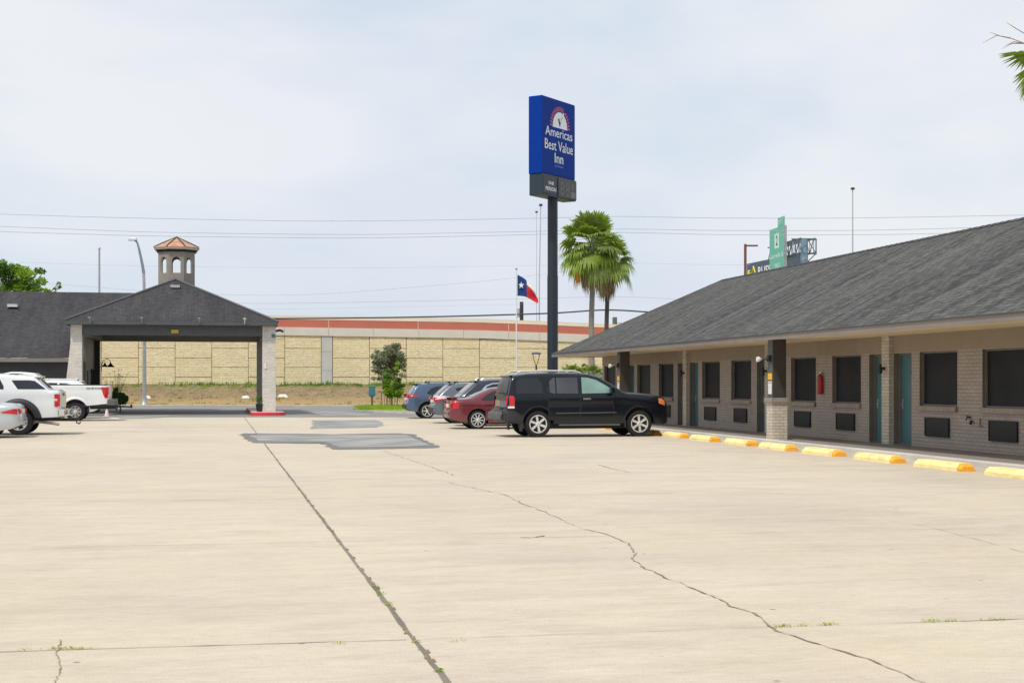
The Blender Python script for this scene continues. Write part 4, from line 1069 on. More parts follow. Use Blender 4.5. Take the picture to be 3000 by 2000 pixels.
for i in range(nx+1):
    t=i/nx; a=interp(top,t); c=interp(bot,t)
    for j in range(nz+1):
        g=j/nz; wv=.10*math.sin(t*9+g*2.2)*t**.5+.05*math.sin(g*8+t*4)*t
        x=a[0]+(c[0]-a[0])*g; y=a[1]+(c[1]-a[1])*g
        vs.append(FX(x,y,-.03+wv))
b=MB()
for i in range(nx):
    for j in range(nz):
        m=0 if i<nx*.335 else (2 if j<3 else 1)
        b.add([vs[i*(nz+1)+j],vs[i*(nz+1)+j+1],vs[(i+1)*(nz+1)+j+1],vs[(i+1)*(nz+1)+j]],[(0,1,2,3)],m)
fl=b.build('flag',[M['flagblue'],M['flagred'],M['flagwhite']],loc=(fp_.x,fp_.y,0),smooth=80)
so_=fl.modifiers.new('thick','SOLIDIFY'); so_.thickness=.012
tag(fl,'Texas state flag with white star on blue flying from the thin pole','flag')
b=MB(); c=(1527,836); P=[]
for i in range(10):
    r=(10.5 if i%2==0 else 4.2); a=-math.pi/2+i*math.pi/5; P.append((c[0]+r*.86*math.cos(a),c[1]+r*math.sin(a)))
for d in (-.155,): b.poly([FX(x,y,d) for x,y in P])
b2=[FX(x,y,-.085) for x,y in P]
st=b.build('star',M['flagwhite'],fl)

# ============================================================ POLES AND LAMPS
# curved street lamp at left
Yl=103
p=at(423,1190,Yl); sl0=thing('street_lamp','tall aged street lamp with curved arm standing behind the canopy','street lamp',(p.x,p.y,0))
def rl(x,y,Y=Yl): q=at(x,y,Y); return (q.x-p.x,0,q.z)
b=MB(); b.tube([(0,0,0),(0,0,at(422,860,Yl).z),rl(421,800)],[.15,.11,.10],12); b.lathe([(.3,0),(.3,.12),(.2,.22),(.17,.6)],12); b.build('pole',M['steel'],sl0,smooth=50)
b=MB(); b.tube([rl(421,800),rl(418,780),rl(413,755),rl(407,728),rl(402,710),rl(394,703)],[.11,.10,.09,.08,.07,.06],10); b.build('arm',M['lampgreen'],sl0,smooth=60)
b=MB(); q=rl(391,701); b.frustum((q[0]-.38,q[0]+.25,-.15,.15),(q[0]-.25,q[0]+.2,-.1,.1),q[2]-.1,q[2]+.1); b.build('lamp_head',M['steel'],sl0,bevel=.03)
# slim pole left
p=at(291,855,110); b=MB(); b.tube([(0,0,0),(0,0,at(291,731,110).z)],[.1,.07],8); b.lathe([(.02,0),(.10,.03),(.10,.14),(.02,.2)],8,0,(0,0,at(291,731,110).z))
tag(b.build('slim_pole',M['steel'],loc=(p.x,p.y,0),smooth=60),'slim grey pole rising behind the office roof, left of the curved street lamp','pole')
def mast(x,ytop,Y,r,label,heads=(),mat='steel'):
    p=at(x,HZ,Y); zt_=at(x,ytop,Y).z
    t=thing('floodlight_mast',label,'light mast',(p.x,p.y,0))
    b=MB(); b.tube([(0,0,0),(0,0,zt_*.6),(heads[0] if heads else 0,0,zt_)],[r*1.3,r,r*.7],8); b.build('mast',M[mat],t,smooth=60)
    b=MB(); h0=heads[0] if heads else 0; b.frustum((h0-.2,h0+.2,-.2,.2),(h0-.15,h0+.15,-.15,.15),zt_-.05,zt_+.15); b.build('lamp_ring',M['black'],t)
mast(1580,602,150,.055,'very tall thin light mast close to the left of the blue sign pole',(.15,),'wire')
mast(1572,622,200,.035,'second fainter light mast left of the sign pole, shorter and thinner',(0,),'wire')
mast(2498,554,150,.075,'tall thin mast sticking up above the motel roof on the right',(0,),'wire')
# brown parking lamp
Y=95; p=at(2183.5,HZ,Y); t=thing('parking_lamp','brown square pole lamp with one horizontal arm above the motel roof','lamp',(p.x,p.y,0))
zt_=at(2183,715,Y).z; b=MB(); b.box(-.075,.075,-.075,.075,0,zt_); b.build('pole',M['rustbrown'],t)
b=MB(); b.box(.075,.80,-.12,.12,zt_-.15,zt_-.06); b.build('lamp_head',M['rustbrown'],t)
# small area light behind the black car
Y=70; p=at(1571,HZ,Y); t=thing('garden_lamp','small dark pedestal lamp with flat round head behind the black car roof','lamp',(p.x,p.y,0))
z9=at(1571,1036,Y).z; b=MB(); b.tube([(0,0,0),(0,0,z9-.55)],.04,8); b.tube([(0,0,z9-.6),(-.12,0,z9-.25),(-.16,0,z9)],.018,6); b.tube([(0,0,z9-.6),(.12,0,z9-.25),(.16,0,z9)],.018,6); b.lathe([(.12,0),(.12,.06)],10,0,(0,0,1.4)); b.build('post',M['black'],t)
b=MB(); b.lathe([(.22,-.03),(.25,.0),(.2,.05),(.06,.09)],16,0,(0,0,z9)); b.build('lamp_shade',M['trimgrey'],t)
b=MB(); b.box(-.3,.3,-.25,.25,0,1.75); b.box(-.34,.34,-.29,.29,1.75,1.82)
p=at(1571,HZ,71); tag(b.build('utility_cabinet',M['trimgrey'],loc=(p.x,p.y,0)),'dark cabinet top peeking over the black car roof under the pedestal lamp','cabinet')
p=at(1622,HZ,71); b=MB(); b.box(-.28,.28,-.2,.2,0,2.1); b.box(-.3,.3,-.22,.22,2.1,2.2)
tag(b.build('utility_cabinet',M['trimgrey'],loc=(p.x,p.y-.4,0)),'grey slatted cabinet in front of the foot of the blue sign pole','cabinet')
# utility poles beyond the wall
for x,y0,Y,r,mat,lab in ((1528,884,150,.20,'cable','dark transformer topped pole beyond the wall right of the flagpole'),(1801,929,125,.20,'wood','weathered wooden pole top just above the far motel roof')):
    p=at(x,HZ,Y); zt_=at(x,y0,Y).z; t=thing('utility_pole',lab,'utility pole',(p.x,p.y,0))
    b=MB(); b.tube([(0,0,0),(0,0,zt_)],r,10); b.build('pole',M[mat],t)
    b=MB(); 
    if mat=='cable': b.lathe([(.05,0),(.18,.05),(.18,.9),(.05,.95)],10,0,(-.32,0,zt_-1.6)); b.build('transformer',M['wire'],t)
    else: b.tube([(.2,0,zt_-.5),(2.0,0,zt_-.55)],.05,6); b.tube([(1.2,0,zt_-.55),(1.2,0,zt_-.25)],.04,6); b.build('bracket_arm',M['wire'],t)
# power lines
lines=[
 ([(-250,618),(0,627),(250,635),(510,641),(900,647.5),(1250,645),(1601,638.6),(1807,634),(2100,638.5),(2500,638.5),(3000,630),(3300,622)],'thin power line, the topmost of those crossing the sky',.019,110,'wire'),
 ([(-250,650),(0,663),(250,673),(500,681),(1000,687),(1300,683),(1600,677),(1820,671),(2100,675),(2500,675),(2812,668),(3200,655)],'thin power line, second from the top, upper of the close pair',.019,110,'wire'),
 ([(-250,666),(0,678),(250,686),(500,692),(1000,697),(1300,693),(1600,686),(1820,681),(2100,687),(2500,687.5),(2750,684),(3200,672)],'thin power line, third from the top, lower of the close pair',.019,110,'wire'),
 ([(60,768),(420,779),(1000,785),(1400,780),(1600,777),(1850,771),(2000,774),(2200,776)],'very faint power line crossing behind the cupola arches',.007,112,'wire'),
 ([(60,826),(200,835),(410,851),(620,862),(900,863),(1250,838),(1450,820),(1600,802),(1720,788)],'thin line dipping behind the canopy roof and rising to the palms',.010,112,'wire'),
 ([(560,886),(690,888),(900,887.5),(1500,876),(1800,869),(1990,877),(2100,884)],'thin line just above the wall, passing behind the flag tip',.013,112,'wire'),
 ([(700,905),(900,904),(1300,896),(1600,889)],'faintest short line low above the wall rail',.006,112,'wire'),
 ([(560,929),(690,932),(900,932.5),(1250,928),(1600,918),(1770,908),(1900,914),(2050,924)],'thick black cable sagging along the top of the highway wall',.052,100,'cable')]
for pts,lab,r,Y,mt in lines:
    # smooth the polyline
    P=[Vector(p) for p in pts]; out=[]
    for i in range(len(P)-1):
        p0=P[max(i-1,0)];p1=P[i];p2=P[i+1];p3=P[min(i+2,len(P)-1)]
        for k in range(6):
            q=k/6; out.append(.5*((2*p1)+(-p0+p2)*q+(2*p0-5*p1+4*p2-p3)*q*q+(-p0+3*p1-3*p2+p3)*q**3))
    out.append(P[-1]); W=[at(v.x,v.y,Y) for v in out]; c=W[len(W)//2].copy()
    b=MB(); b.tube([w-c for w in W],r,5)
    tag(b.build('power_line',M[mt],loc=c),lab,'power line','overhead lines')
# highway direction sign on its truss
def dirline(x0,Y0,vx,Y):  # point on a line receding to vanishing column vx
    a=(vx-1500)/F; X0=(x0-1500)/F*Y0; return X0+a*(Y-Y0)
Yc=124.8; t=thing('overhead_sign_gantry','blue grey steel sign gantry with lattice truss beyond the motel roof','gantry',(dirline(2356,Yc,900,Yc)+.0,Yc,0),math.atan2(4300,-600))
ztop=at(2356,701,Yc).z; zbot=at(2356,742.5,Yc).z
b=MB(); b.tube([(0,0,0),(0,0,ztop)],.32,20); b.build('column',M['bluesteel'],t,smooth=50)
b=MB(); hw2=.62
for yy in (-hw2,hw2):
    for z_ in (ztop,zbot): b.tube([(-1.0,yy,z_),(8.0,yy,z_)],.055,6)
k=0
for i in range(0,9):
    x0=-.6+i*.95; x1=x0+.95
    for yy in (-hw2,hw2):
        b.tube([(x0,yy,zbot if i%2 else ztop),(x1,yy,ztop if i%2 else zbot)],.038,5); b.tube([(x0,yy,zbot),(x0,yy,ztop)],.03,5)
    for z_ in (ztop,zbot): b.tube([(x0,-hw2,z_),(x1,hw2,z_)],.03,5); b.tube([(x0,-hw2,z_),(x0,hw2,z_)],.035,5)
b.build('truss',M['truss'],t)
b=MB()
b.tube([(0,-1.1,ztop),(0,1.1,ztop)],.08,6); b.tube([(0,-1.1,zbot),(0,1.1,zbot)],.07,6)
b.tube([(0,-1.05,ztop),(0,-1.05,zbot)],.06,6); b.tube([(0,-1.05,zbot),(0,-.32,ztop)],.04,5); b.tube([(0,-1.05,zbot),(0,-.3,zbot-.7)],.05,5)
b.build('column_bracket',M['truss'],t)
b=MB((0,0,0))
Sx0=dirline(2298.6,126,900,126); Sx1=dirline(2298.6,126,900,130.1)
o_=Vector((Sx0,126,0)); ex=(Vector((Sx1,130.1,0))-o_); Lw=ex.length; ex.normalize(); an=math.atan2(ex.y,ex.x)
zt1=at(2298.6,659.5,126).z; zb1=zt1-5.6
t=thing('highway_sign','large pale green highway exit sign with tab, seen edge on above the motel roof','sign',o_,an)
b=MB(); b.box(0,Lw,-.05,.0,zb1,zt1); b.box(0,.05,-.2,.05,zb1,zt1,1); b.build('panel',[M['green'],M['steel']],t)
b=MB(); zt2=at(2298,632,126).z; b.box(.1,Lw*.45,-.05,0,zt1+.01,zt2); b.build('exit_tab',M['green'],t)
b=MB()
# readable from the camera side: x runs away from the camera, so text is mirrored along ex
def ST(txt,fx,z,w,h): put_text(b,txt,(Lw*(1-fx),.008,z),(-1,0,0),(0,0,1),w=w,h=h,bold=.02)
b.poly([(Lw*.36,.006,zt1-.3-1.5),(Lw*.66,.006,zt1-.3-1.5),(Lw*.66,.006,zt1-.5),(Lw*.36,.006,zt1-.5)])
ST('Laurgelfo St',.5,zt1-2.75,Lw*.86,.55); ST('1 MILE',.5,zt1-3.6,Lw*.4,.5); ST('EXIT 2',.72,zt1+.25,Lw*.28,.35); ST('EXIT ONLY',.5,zt1-4.8,Lw*.6,.6)
b.build('lettering',M['signpalegreen'],t)
b=MB(); put_text(b,'2',(Lw*.51,.010,zt1-1.55),(-1,0,0),(0,0,1),w=.5,h=.85,bold=.02); b.build('shield_number',M['black'],t)
# billboard
Yb=150; x0,x1=2188,2343; A_=at(x0,HZ,Yb+14); B_=at(x1,HZ,Yb); exb=(B_-A_); Lb=exb.length
t=thing('billboard','slate blue billboard with yellow mark and white letters beyond the motel roof','billboard',(A_.x,A_.y,0),math.atan2(exb.y,exb.x))
zT=at(x0,773,Yb+14).z; zB=zT-5.5
zT=max(zT,at(x1,752,Yb).z-.6)
b=MB(); b.box(0,Lb,0,.3,zB,zT); b.build('panel',M['billboard'],t)
b=MB(); put_text(b,'RUSSO',(Lb*.40,-.02,zT-1.55),(1,0,0),(0,0,1),w=Lb*.34,h=.95,bold=.02); b.build('lettering',M['signwhite'],t)
b=MB()
b.tube([(Lb*.10,-.05,zT-1.6),(Lb*.145,-.05,zT-.45),(Lb*.20,-.05,zT-1.6)],.09,5)
for k in range(6): a=k*math.pi/3; b.tube([(Lb*.055,-.05,zT-1.15),(Lb*.055+.4*math.cos(a),-.05,zT-1.15+.4*math.sin(a))],.10,5)
b.build('emblem',M['billyellow'],t)
b=MB(); b.tube([(Lb*.3,.4,0),(Lb*.3,.4,zB)],.4,12); b.tube([(Lb*.8,.4,0),(Lb*.8,.4,zB)],.4,12); b.build('support',M['truss'],t)
# cone
p=at(313,1219,71.7)
t=thing('traffic_cone','small faded pink traffic cone on the asphalt behind the white pickup','cone',(p.x,p.y,0))
b=MB(); b.box(-.14,.14,-.14,.14,0,.03); b.build('base',M['cone'],t)
b=MB(); b.lathe([(.105,.03),(.03,.40)],14); b.build('cone',M['cone'],t,smooth=50)
b=MB(); b.lathe([(.078,.17),(.058,.27)],14,0,cap=False); b.build('reflective_band',M['white'],t)

# ============================================================ VEHICLES
def lerp_poly(P, x):
    if x<=P[0][0]: return P[0][1]
    for a,c in zip(P[:-1],P[1:]):
        if x<=c[0]:
            d=c[0]-a[0]
            return a[1]+(c[1]-a[1])*((x-a[0])/d if d>1e-9 else 1)
    return P[-1][1]
class Car:
    """x runs forward from the rear bumper, y to the left, z up."""
    def __init__(s, **k):
        s.tumble=.30; s.rx=.38; s.rf=.42; s.re=.20; s.rfe=.30; s.rt=.075; s.crown=.035; s.zc=.62; s.gap=None
        s.__dict__.update(k)
    def top(s,x): return lerp_poly(s.tops,x)
    def bot(s,x): return lerp_poly(s.bots,x)
    def beltz(s,x): return lerp_poly(s.belt,x)
    def g(s,x,z):
        w=s.W/2
        t=max(0,min(1,(s.rx-x)/s.rx)); w-=s.re*(1-math.sqrt(max(0,1-t*t)))
        t=max(0,min(1,(x-(s.L-s.rf))/s.rf)); w-=s.rfe*(1-math.sqrt(max(0,1-t*t)))
        zb=s.beltz(x)
        if z>zb: w-=s.tumble*(z-zb)+.02
        elif z>zb-.06: w-=.02*(z-(zb-.06))/.06
        w-=.16*max(0,s.zc-z)**1.5
        w-=.018*math.exp(-((z-(zb-.28))/.07)**2)*0.6
        return w
    def ys(s,x,z):
        zt=s.top(x); w=s.g(x,z); q=z-(zt-s.rt)
        if q>0: q=min(1,q/s.rt); w-=s.rt*1.1*(1-math.sqrt(max(0,1-q*q)))
        return w
    def body(s, parent, mat):
        xs=set([p[0] for p in s.tops]); n=int(s.L/.07)
        xs|={s.L*i/n for i in range(n+1)}; xs=sorted(x for x in xs if 0<=x<=s.L)
        xx=[xs[0]]
        for x in xs[1:]:
            if x-xx[-1]>.012: xx.append(x)
        T=[0,.06,.16,.28,.4,.52,.62,.71,.79,.86,.92,.96,.985,1.0]
        vs=[];rings=[]
        for x in xx:
            zb,zt=s.bot(x),s.top(x); ring=[]
            side=[(s.ys(x,zb+(zt-zb)*t), zb+(zt-zb)*t) for t in T]
            wt=side[-1][0]
            topi=[(wt*f, zt+s.crown*(1-f*f)) for f in (.8,.5,.2)]
            half=side+topi
            ring=[(x,-y,z) for y,z in half]+[(x,y,z) for y,z in half[::-1]]
            rings.append(len(vs)); vs+=ring; m=len(ring)
        fs=[]
        for a,c in zip(rings[:-1],rings[1:]):
            for k in range(m): fs.append((a+k,c+k,c+(k+1)%m,a+(k+1)%m))
        fs.append([rings[0]+k for k in range(m)]); fs.append([rings[-1]+k for k in range(m)][::-1])
        me=bpy.data.meshes.new('body'); me.from_pydata(vs,[],fs)
        bm=bmesh.new(); bm.from_mesh(me); bmesh.ops.recalc_face_normals(bm,faces=bm.faces)
        # cutters
        bm.to_mesh(me); bm.free()
        o=bpy.data.objects.new('body',me); COL.objects.link(o)
        cut=MB()
        for xa in s.axles:
            for sg in (-1,1):
                y0=sg*(s.W/2+.15); y1=sg*(s.W/2-.30)
                prof=[(0.001,y0),(s.wr+s.wg,y0),(s.wr+s.wg,y1),(0.001,y1)]
                c2=MB(); c2.lathe([(s.wr+s.wg,y0),(s.wr+s.wg,y1)],40,0,(xa,0,s.wr+.02),'y')
                cut.add(c2.v,c2.f)
        if s.gap:
            x0,x1,zf,wy=s.gap; cut.box(x0,x1,-wy,wy,zf,4)
        co_=cut.build('cutter',M['plastic'])
        bm=bmesh.new(); bm.from_mesh(co_.data); bmesh.ops.recalc_face_normals(bm,faces=bm.faces); bm.to_mesh(co_.data); bm.free()
        md=o.modifiers.new('b','BOOLEAN'); md.object=co_; md.operation='DIFFERENCE'; md.solver='EXACT'
        bpy.context.view_layer.update()
        dg=bpy.context.evaluated_depsgraph_get(); m2=bpy.data.meshes.new_from_object(o.evaluated_get(dg))
        bpy.data.objects.remove(o); bpy.data.objects.remove(co_)
        m2.materials.clear(); m2.materials.append(M[mat]); m2.materials.append(M['plastic'])
        for p in m2.polygons:
            p.material_index=0
            c=p.center
            for xa in s.axles:
                d=math.hypot(c.x-xa,c.z-(s.wr+.02))
                if abs(c.y)<s.W/2+.02 and d<s.wr+s.wg+.006 and (abs(p.normal.y)<.3 or abs(c.y)<s.W/2-.28) and abs(c.y)>.2: p.material_index=1
            if c.z<s.bot(c.x)+.01 : p.material_index=1
            if s.gap and c.z>s.gap[2]-.01 and s.gap[0]-.01<=c.x<=s.gap[1]+.01 and abs(c.y)<s.gap[3]+.005: p.material_index=1
        m2.polygons.foreach_set('use_smooth',[True]*len(m2.polygons)); m2.set_sharp_from_angle(angle=R(32))
        o=bpy.data.objects.new('body',m2); COL.objects.link(o); o.parent=parent
        return o
    def side(s, name, mat, lo, hi, parent, off=.008, sides=(-1,1), nz=6, step=.07, inset=0, x0=None,x1=None):
        """patch lying on the flank between the polylines lo and hi (x,z)"""
        xa=lo[0][0] if x0 is None else x0; xb=lo[-1][0] if x1 is None else x1
        n=max(2,int((xb-xa)/step)); out=None
        brk=sorted({xa,xb,*[p[0] for p in lo+hi if xa<p[0]<xb],*[xa+(xb-xa)*i/n for i in range(n+1)]})
        for sg in sides:
            b=MB()
            for a,c in zip(brk[:-1],brk[1:]):
                for j in range(nz):
                    q=[]
                    for x,t in ((a,j/nz),(c,j/nz),(c,(j+1)/nz),(a,(j+1)/nz)):
                        z0,z1=lerp_poly(lo,x),lerp_poly(hi,x); z=z0+(z1-z0)*t
                        q.append((x,sg*(s.ys(x,z)+off),z))
                    if sg>0: q=q[::-1]
                    b.add(q,[(0,1,2,3)])
            o=b.build(name,M[mat],parent,smooth=50); out=out or o
        return out
    def over(s, name, mat, xa, xb, frac, parent, off=.008, z_clip=None):
        """patch following the top outline (windscreens, rear glass)"""
        b=MB(); brk=sorted({xa,xb,*[p[0] for p in s.tops if xa<p[0]<xb]})
        P=[]
        for x in brk:
            i=0; e=.01; sl_=(s.top(min(x+e,s.L))-s.top(max(x-e,0)))/(2*e); n=Vector((-sl_,0,1)).normalized()
            w=s.ys(x,s.top(x))*frac
            P.append([Vector((x,w*f,s.top(x)+s.crown*(1-(f*frac)**2)))+n*off for f in (-1,-.6,-.2,.2,.6,1)])
        for r0,r1 in zip(P[:-1],P[1:]):
            for k in range(5): b.add([r0[k],r1[k],r1[k+1],r0[k+1]],[(0,1,2,3)])
        return b.build(name,M[mat],parent,smooth=50)
    def wheels(s, root, spokes, mat='alloy', style=0):
        meshes=None
        for xa in s.axles:
            for sg in (-1,1):
                r=s.wr; w=s.tw/2
                if meshes is None:
                    b=MB(); b.lathe([(r*.60,-w*.9),(r*.72,-w),(r*.93,-w*.97),(r*.985,-w*.8),(r,-w*.5),(r,w*.5),(r*.985,w*.8),(r*.93,w*.97),(r*.72,w),(r*.60,w*.9),(r*.60,-w*.9)],36,0,(0,0,0),'y',cap=False)
                    tyre=b.build('wheel',M['rubber'],root,smooth=40)
                    b=MB(); rr=r*s.rimf
                    b.lathe([(rr*1.0,-w*.93),(rr*1.04,-w*1.0),(rr*.93,-w*1.0),(rr*.90,-w*.6)],36,0,(0,0,0),'y',cap=False)
                    b.lathe([(rr*1.02,-w*.45),(.01,-w*.45)],36,1,(0,0,0),'y',cap=False)
                    b.lathe([(rr*.93,-w*.6),(rr*.93,w*.9),(.01,w*.9)],30,1,(0,0,0),'y',cap=False)
                    for k in range(spokes):
                        a=2*math.pi*(k+.25)/spokes; e=Vector((math.cos(a),0,math.sin(a))); t=Vector((-math.sin(a),0,math.cos(a)))
                        h0,h1=(s.spw*.8,s.spw) 
                        q=[e*rr*.14-t*h0*rr,e*rr*.14+t*h0*rr,e*rr*.96+t*h1*rr,e*rr*.96-t*h1*rr]
                        f=[v+Vector((0,-w*.90 if i in (2,3) else -w*.80,0)) for i,v in enumerate(q)]; bk=[v+Vector((0,-w*.55,0)) for v in q]
                        b.add(f+bk,[(0,1,2,3),(0,4,5,1),(1,5,6,2),(2,6,7,3),(3,7,4,0)],0)
                    b.lathe([(rr*.25,-w*.5),(rr*.24,-w*.86),(rr*.15,-w*.93),(.01,-w*.95)],20,0,(0,0,0),'y',cap=False)
                    if style==1:
                        b.lathe([(rr*.34,-w*.5),(rr*.32,-w*1.05),(rr*.2,-w*1.15),(.01,-w*1.17)],20,2,(0,0,0),'y',cap=False)
                        b.lathe([(rr*.72,-w*.50),(rr*.36,-w*.62)],30,0,(0,0,0),'y',cap=False)
                    rim=b.build('rim',[M[mat],M['rimdark'],M['chrome']],tyre,smooth=40); meshes=(tyre,rim)
                    o=tyre
                else:
                    o=meshes[0].copy(); COL.objects.link(o); c=meshes[1].copy(); COL.objects.link(c); c.parent=o; o.parent=root
                o.location=(xa,sg*(s.W/2-w-.025),r); o.rotation_euler=(0,random.uniform(0,1.2),0 if sg<0 else math.pi)
    def arches(s, root, mat, r0, r1, off=.02, name='wheel_arch', a0=-8, a1=188):
        for xa in s.axles:
            for sg in (-1,1):
                b=MB(); n=24; zc=s.wr+.02; P=[]
                for i in range(n+1):
                    a=R(a0+(a1-a0)*i/n)
                    row=[]
                    for k,rr in enumerate((r0,(r0+r1)/2,r1)):
                        x=xa+rr*math.cos(a); z=max(s.bot(x)+.0,zc+rr*math.sin(a)); row.append(Vector((x,sg*(s.ys(min(max(x,0),s.L),min(z,s.top(x)-.02))+off*(1,1.1,.25)[k]),z)))
                    row.insert(0,Vector((row[0].x,row[0].y-sg*.1,row[0].z)))
                    P.append(row)
                for u,v in zip(P[:-1],P[1:]):
                    for k in range(3):
                        q=[u[k],v[k],v[k+1],u[k+1]]; b.add(q if sg<0 else q[::-1],[(0,1,2,3)])
                b.build(name,M[mat],root,smooth=60)
    def mirror(s, root, x, z, mat, size=(.16,.20,.17)):
        for sg in (-1,1):
            y=s.ys(x,z); b=MB(); l,w,h=size
            b.frustum((x-.02,x+.08,sg*y-.03,sg*y+.03),(x-.02,x+.06,sg*(y+.08)-.03,sg*(y+.08)+.03),z-.02,z+.05)
            cx=x-.0; cy=sg*(y+.05+w/2)
            b.frustum((cx-.03,cx+l*.75,cy-w/2,cy+w/2),(cx-.03,cx+l*.55,cy-w/2*.9,cy+w/2*.9),z,z+h)
            b.build('mirror',M[mat],root,bevel=.02)
def place(name,label,cat,u,v,toward,W,group,yaw=0):
    """u = rear bumper position, v = centre line; toward +1: nose to the motel, -1: nose away"""
    rz=TH+(0 if toward>0 else math.pi)+yaw
    return thing(name,label,cat,L(u,v),rz,group)
RG='cars parked nose in along the motel'; LG='white and silver vehicles parked along the left edge'
def doorset(c, root, mat, xs, lo, win_lo, handle_x, handle_mat='chrome', hz=None, hi=None):
    for i,(a,bb) in enumerate(xs):
        n=6
        X=[a+(bb-a)*k/n for k in range(n+1)]
        LO=[(x,lo) for x in X]; HI=[(x,(c.beltz(x)-.0) if hi is None else hi) for x in X]
        c.side('door_gap','plastic',[(a-.012,lo-.012),(bb+.012,lo-.012)],[(a-.012,HI[0][1]+.004),(bb+.012,HI[-1][1]+.004)],root,off=.003)
        for sg in (-1,1):
            d=c.side('door',mat,LO,HI,root,off=.007,sides=(sg,),nz=8)
            if i<len(handle_x):
                hx=handle_x[i]; z=hz or c.beltz(hx)-.14; b=MB(); y=sg*(c.ys(hx,z)+.03)
                b.box(hx-.11,hx+.11,y-.012,y+.012,z-.018,z+.018); b.build('door_handle',M[handle_mat],d,bevel=.008)

# ---- black full size SUV
c=Car(L=5.22,W=2.0,wr=.395,wg=.075,tw=.27,rimf=.66,spw=.14,axles=(1.09,4.24),tumble=.26,rt=.10,re=.16,rfe=.34,rf=.6,
  tops=[(0,.66),(.03,.80),(.13,.83),(.15,.90),(.17,1.24),(.30,1.74),(.36,1.83),(.8,1.885),(1.5,1.91),(2.3,1.905),(2.7,1.88),(3.0,1.80),(3.35,1.61),(3.78,1.345),(3.9,1.315),(4.4,1.285),(4.88,1.235),(5.05,1.17),(5.14,1.04),(5.19,.85),(5.22,.62)],
  bots=[(0,.52),(.25,.42),(.6,.40),(4.6,.40),(5.0,.36),(5.22,.42)], belt=[(0,1.24),(1.5,1.26),(3.6,1.26),(5.22,1.05)])
t=place('black_suv','large black SUV with roof rack and six spoke alloy wheels beside the near pillar','car',8.22,43.62,1,2.0,RG,R(1.2))
c.body(t,'p_black'); c.wheels(t,6)
c.side('window','glass',[(.42,1.30),(1.22,1.30)],[(.42,1.60),(.50,1.72),(.60,1.76),(1.10,1.765),(1.22,1.60)],t)
c.side('window','glassmid',[(1.44,1.34),(1.56,1.30),(1.62,1.30)],[(1.44,1.66),(1.56,1.765),(1.62,1.77)],t)
c.side('window','glassmid',[(1.66,1.30),(2.32,1.30)],[(1.66,1.77),(2.2,1.785),(2.32,1.78)],t)
c.side('window','glassgreen',[(2.44,1.30),(3.34,1.32),(3.40,1.34)],[(2.44,1.785),(2.62,1.78),(2.9,1.71),(3.2,1.54),(3.40,1.40)],t)
c.over('windscreen','glass',2.95,3.74,.88,t); c.over('rear_window','glassrear',.185,.33,.86,t)
doorset(c,t,'p_black',[(1.40,2.36),(2.40,3.40)],.52,0,[],'chrome'); 
for sg in (-1,1):
    y=sg*(c.ys(2.56,1.14)+.03); b=MB(); b.box(2.46,2.70,y-.014,y+.014,1.12,1.16); b.build('door_handle',M['chrome'],t,bevel=.01)
    y=sg*(c.ys(1.40,1.42)+.02); b=MB(); b.box(1.35,1.40,y-.012,y+.012,1.33,1.47); b.build('door_handle',M['plastic'],t,bevel=.008)
c.side('side_moulding','trimgrey',[(1.62,.70),(3.50,.72)],[(1.62,.725),(3.50,.745)],t,off=.018,nz=1)
c.side('tail_light','tailred',[(.14,.93),(.36,.93)],[(.14,1.22),(.30,1.24),(.36,1.20)],t,off=.012)
c.side('reflector','tailpale',[(.16,.865),(.36,.865)],[(.16,.925),(.36,.925)],t,off=.012,nz=2)
c.side('headlight','amber',[(4.84,1.0),(5.06,.93)],[(4.84,1.16),(4.98,1.14),(5.06,1.06)],t,off=.012)
b=MB(); b.box(-.07,.10,-.86,.86,.52,.74); b.box(-.075,.0,-.9,.9,.60,.70); b.build('rear_bumper',M['trimgrey'],t,bevel=.04)
c.side('rear_bumper_side','plastic',[(.03,.50),(.62,.44)],[(.03,.80),(.40,.78),(.62,.60)],t,off=.012)
c.arches(t,'p_black',.475,.52,.012)
b=MB(); 
for sg in (-1,1): b.box(1.72,3.62,sg*.93-.09,sg*.93+.09,.335,.385)
b.build('running_board',M['trimgrey'],t,bevel=.015)
for sg in (-1,1):
    b=MB(); b.tube([(.5,sg*.66,1.90),(.62,sg*.66,1.965),(1.4,sg*.66,1.985),(2.3,sg*.66,1.975),(2.48,sg*.66,1.91)],.024,8)
    for x in (1.1,1.8): b.tube([(x,sg*.66,1.90),(x,sg*.66,1.98)],.02,6)
    b.build('roof_rail',M['alloy'],t)
    b=MB(); b.box(.56,.60,sg*.88-.13,sg*.88+.13,.18,.55); b.box(3.76,3.80,sg*.88-.12,sg*.88+.12,.28,.5); b.build('mud_flap',M['plastic'],t)
c.mirror(t,3.30,1.30,'p_black',(.15,.2,.20))
b=MB(); b.box(.26,.5,-.7,.7,1.80,1.845); b.build('roof_spoiler',M['p_black'],t,bevel=.02)
b=MB(); b.box(.06,.15,-.35,.35,.92,1.10); b.build('tailgate_trim',M['chrome'],t)
b=MB(); b.box(5.12,5.20,-.6,.6,.74,1.04); b.build('grille',M['chrome'],t,bevel=.03)
b=MB(); b.box(.8,4.6,-.5,.5,.24,.42); b.build('underbody',M['plastic'],t)

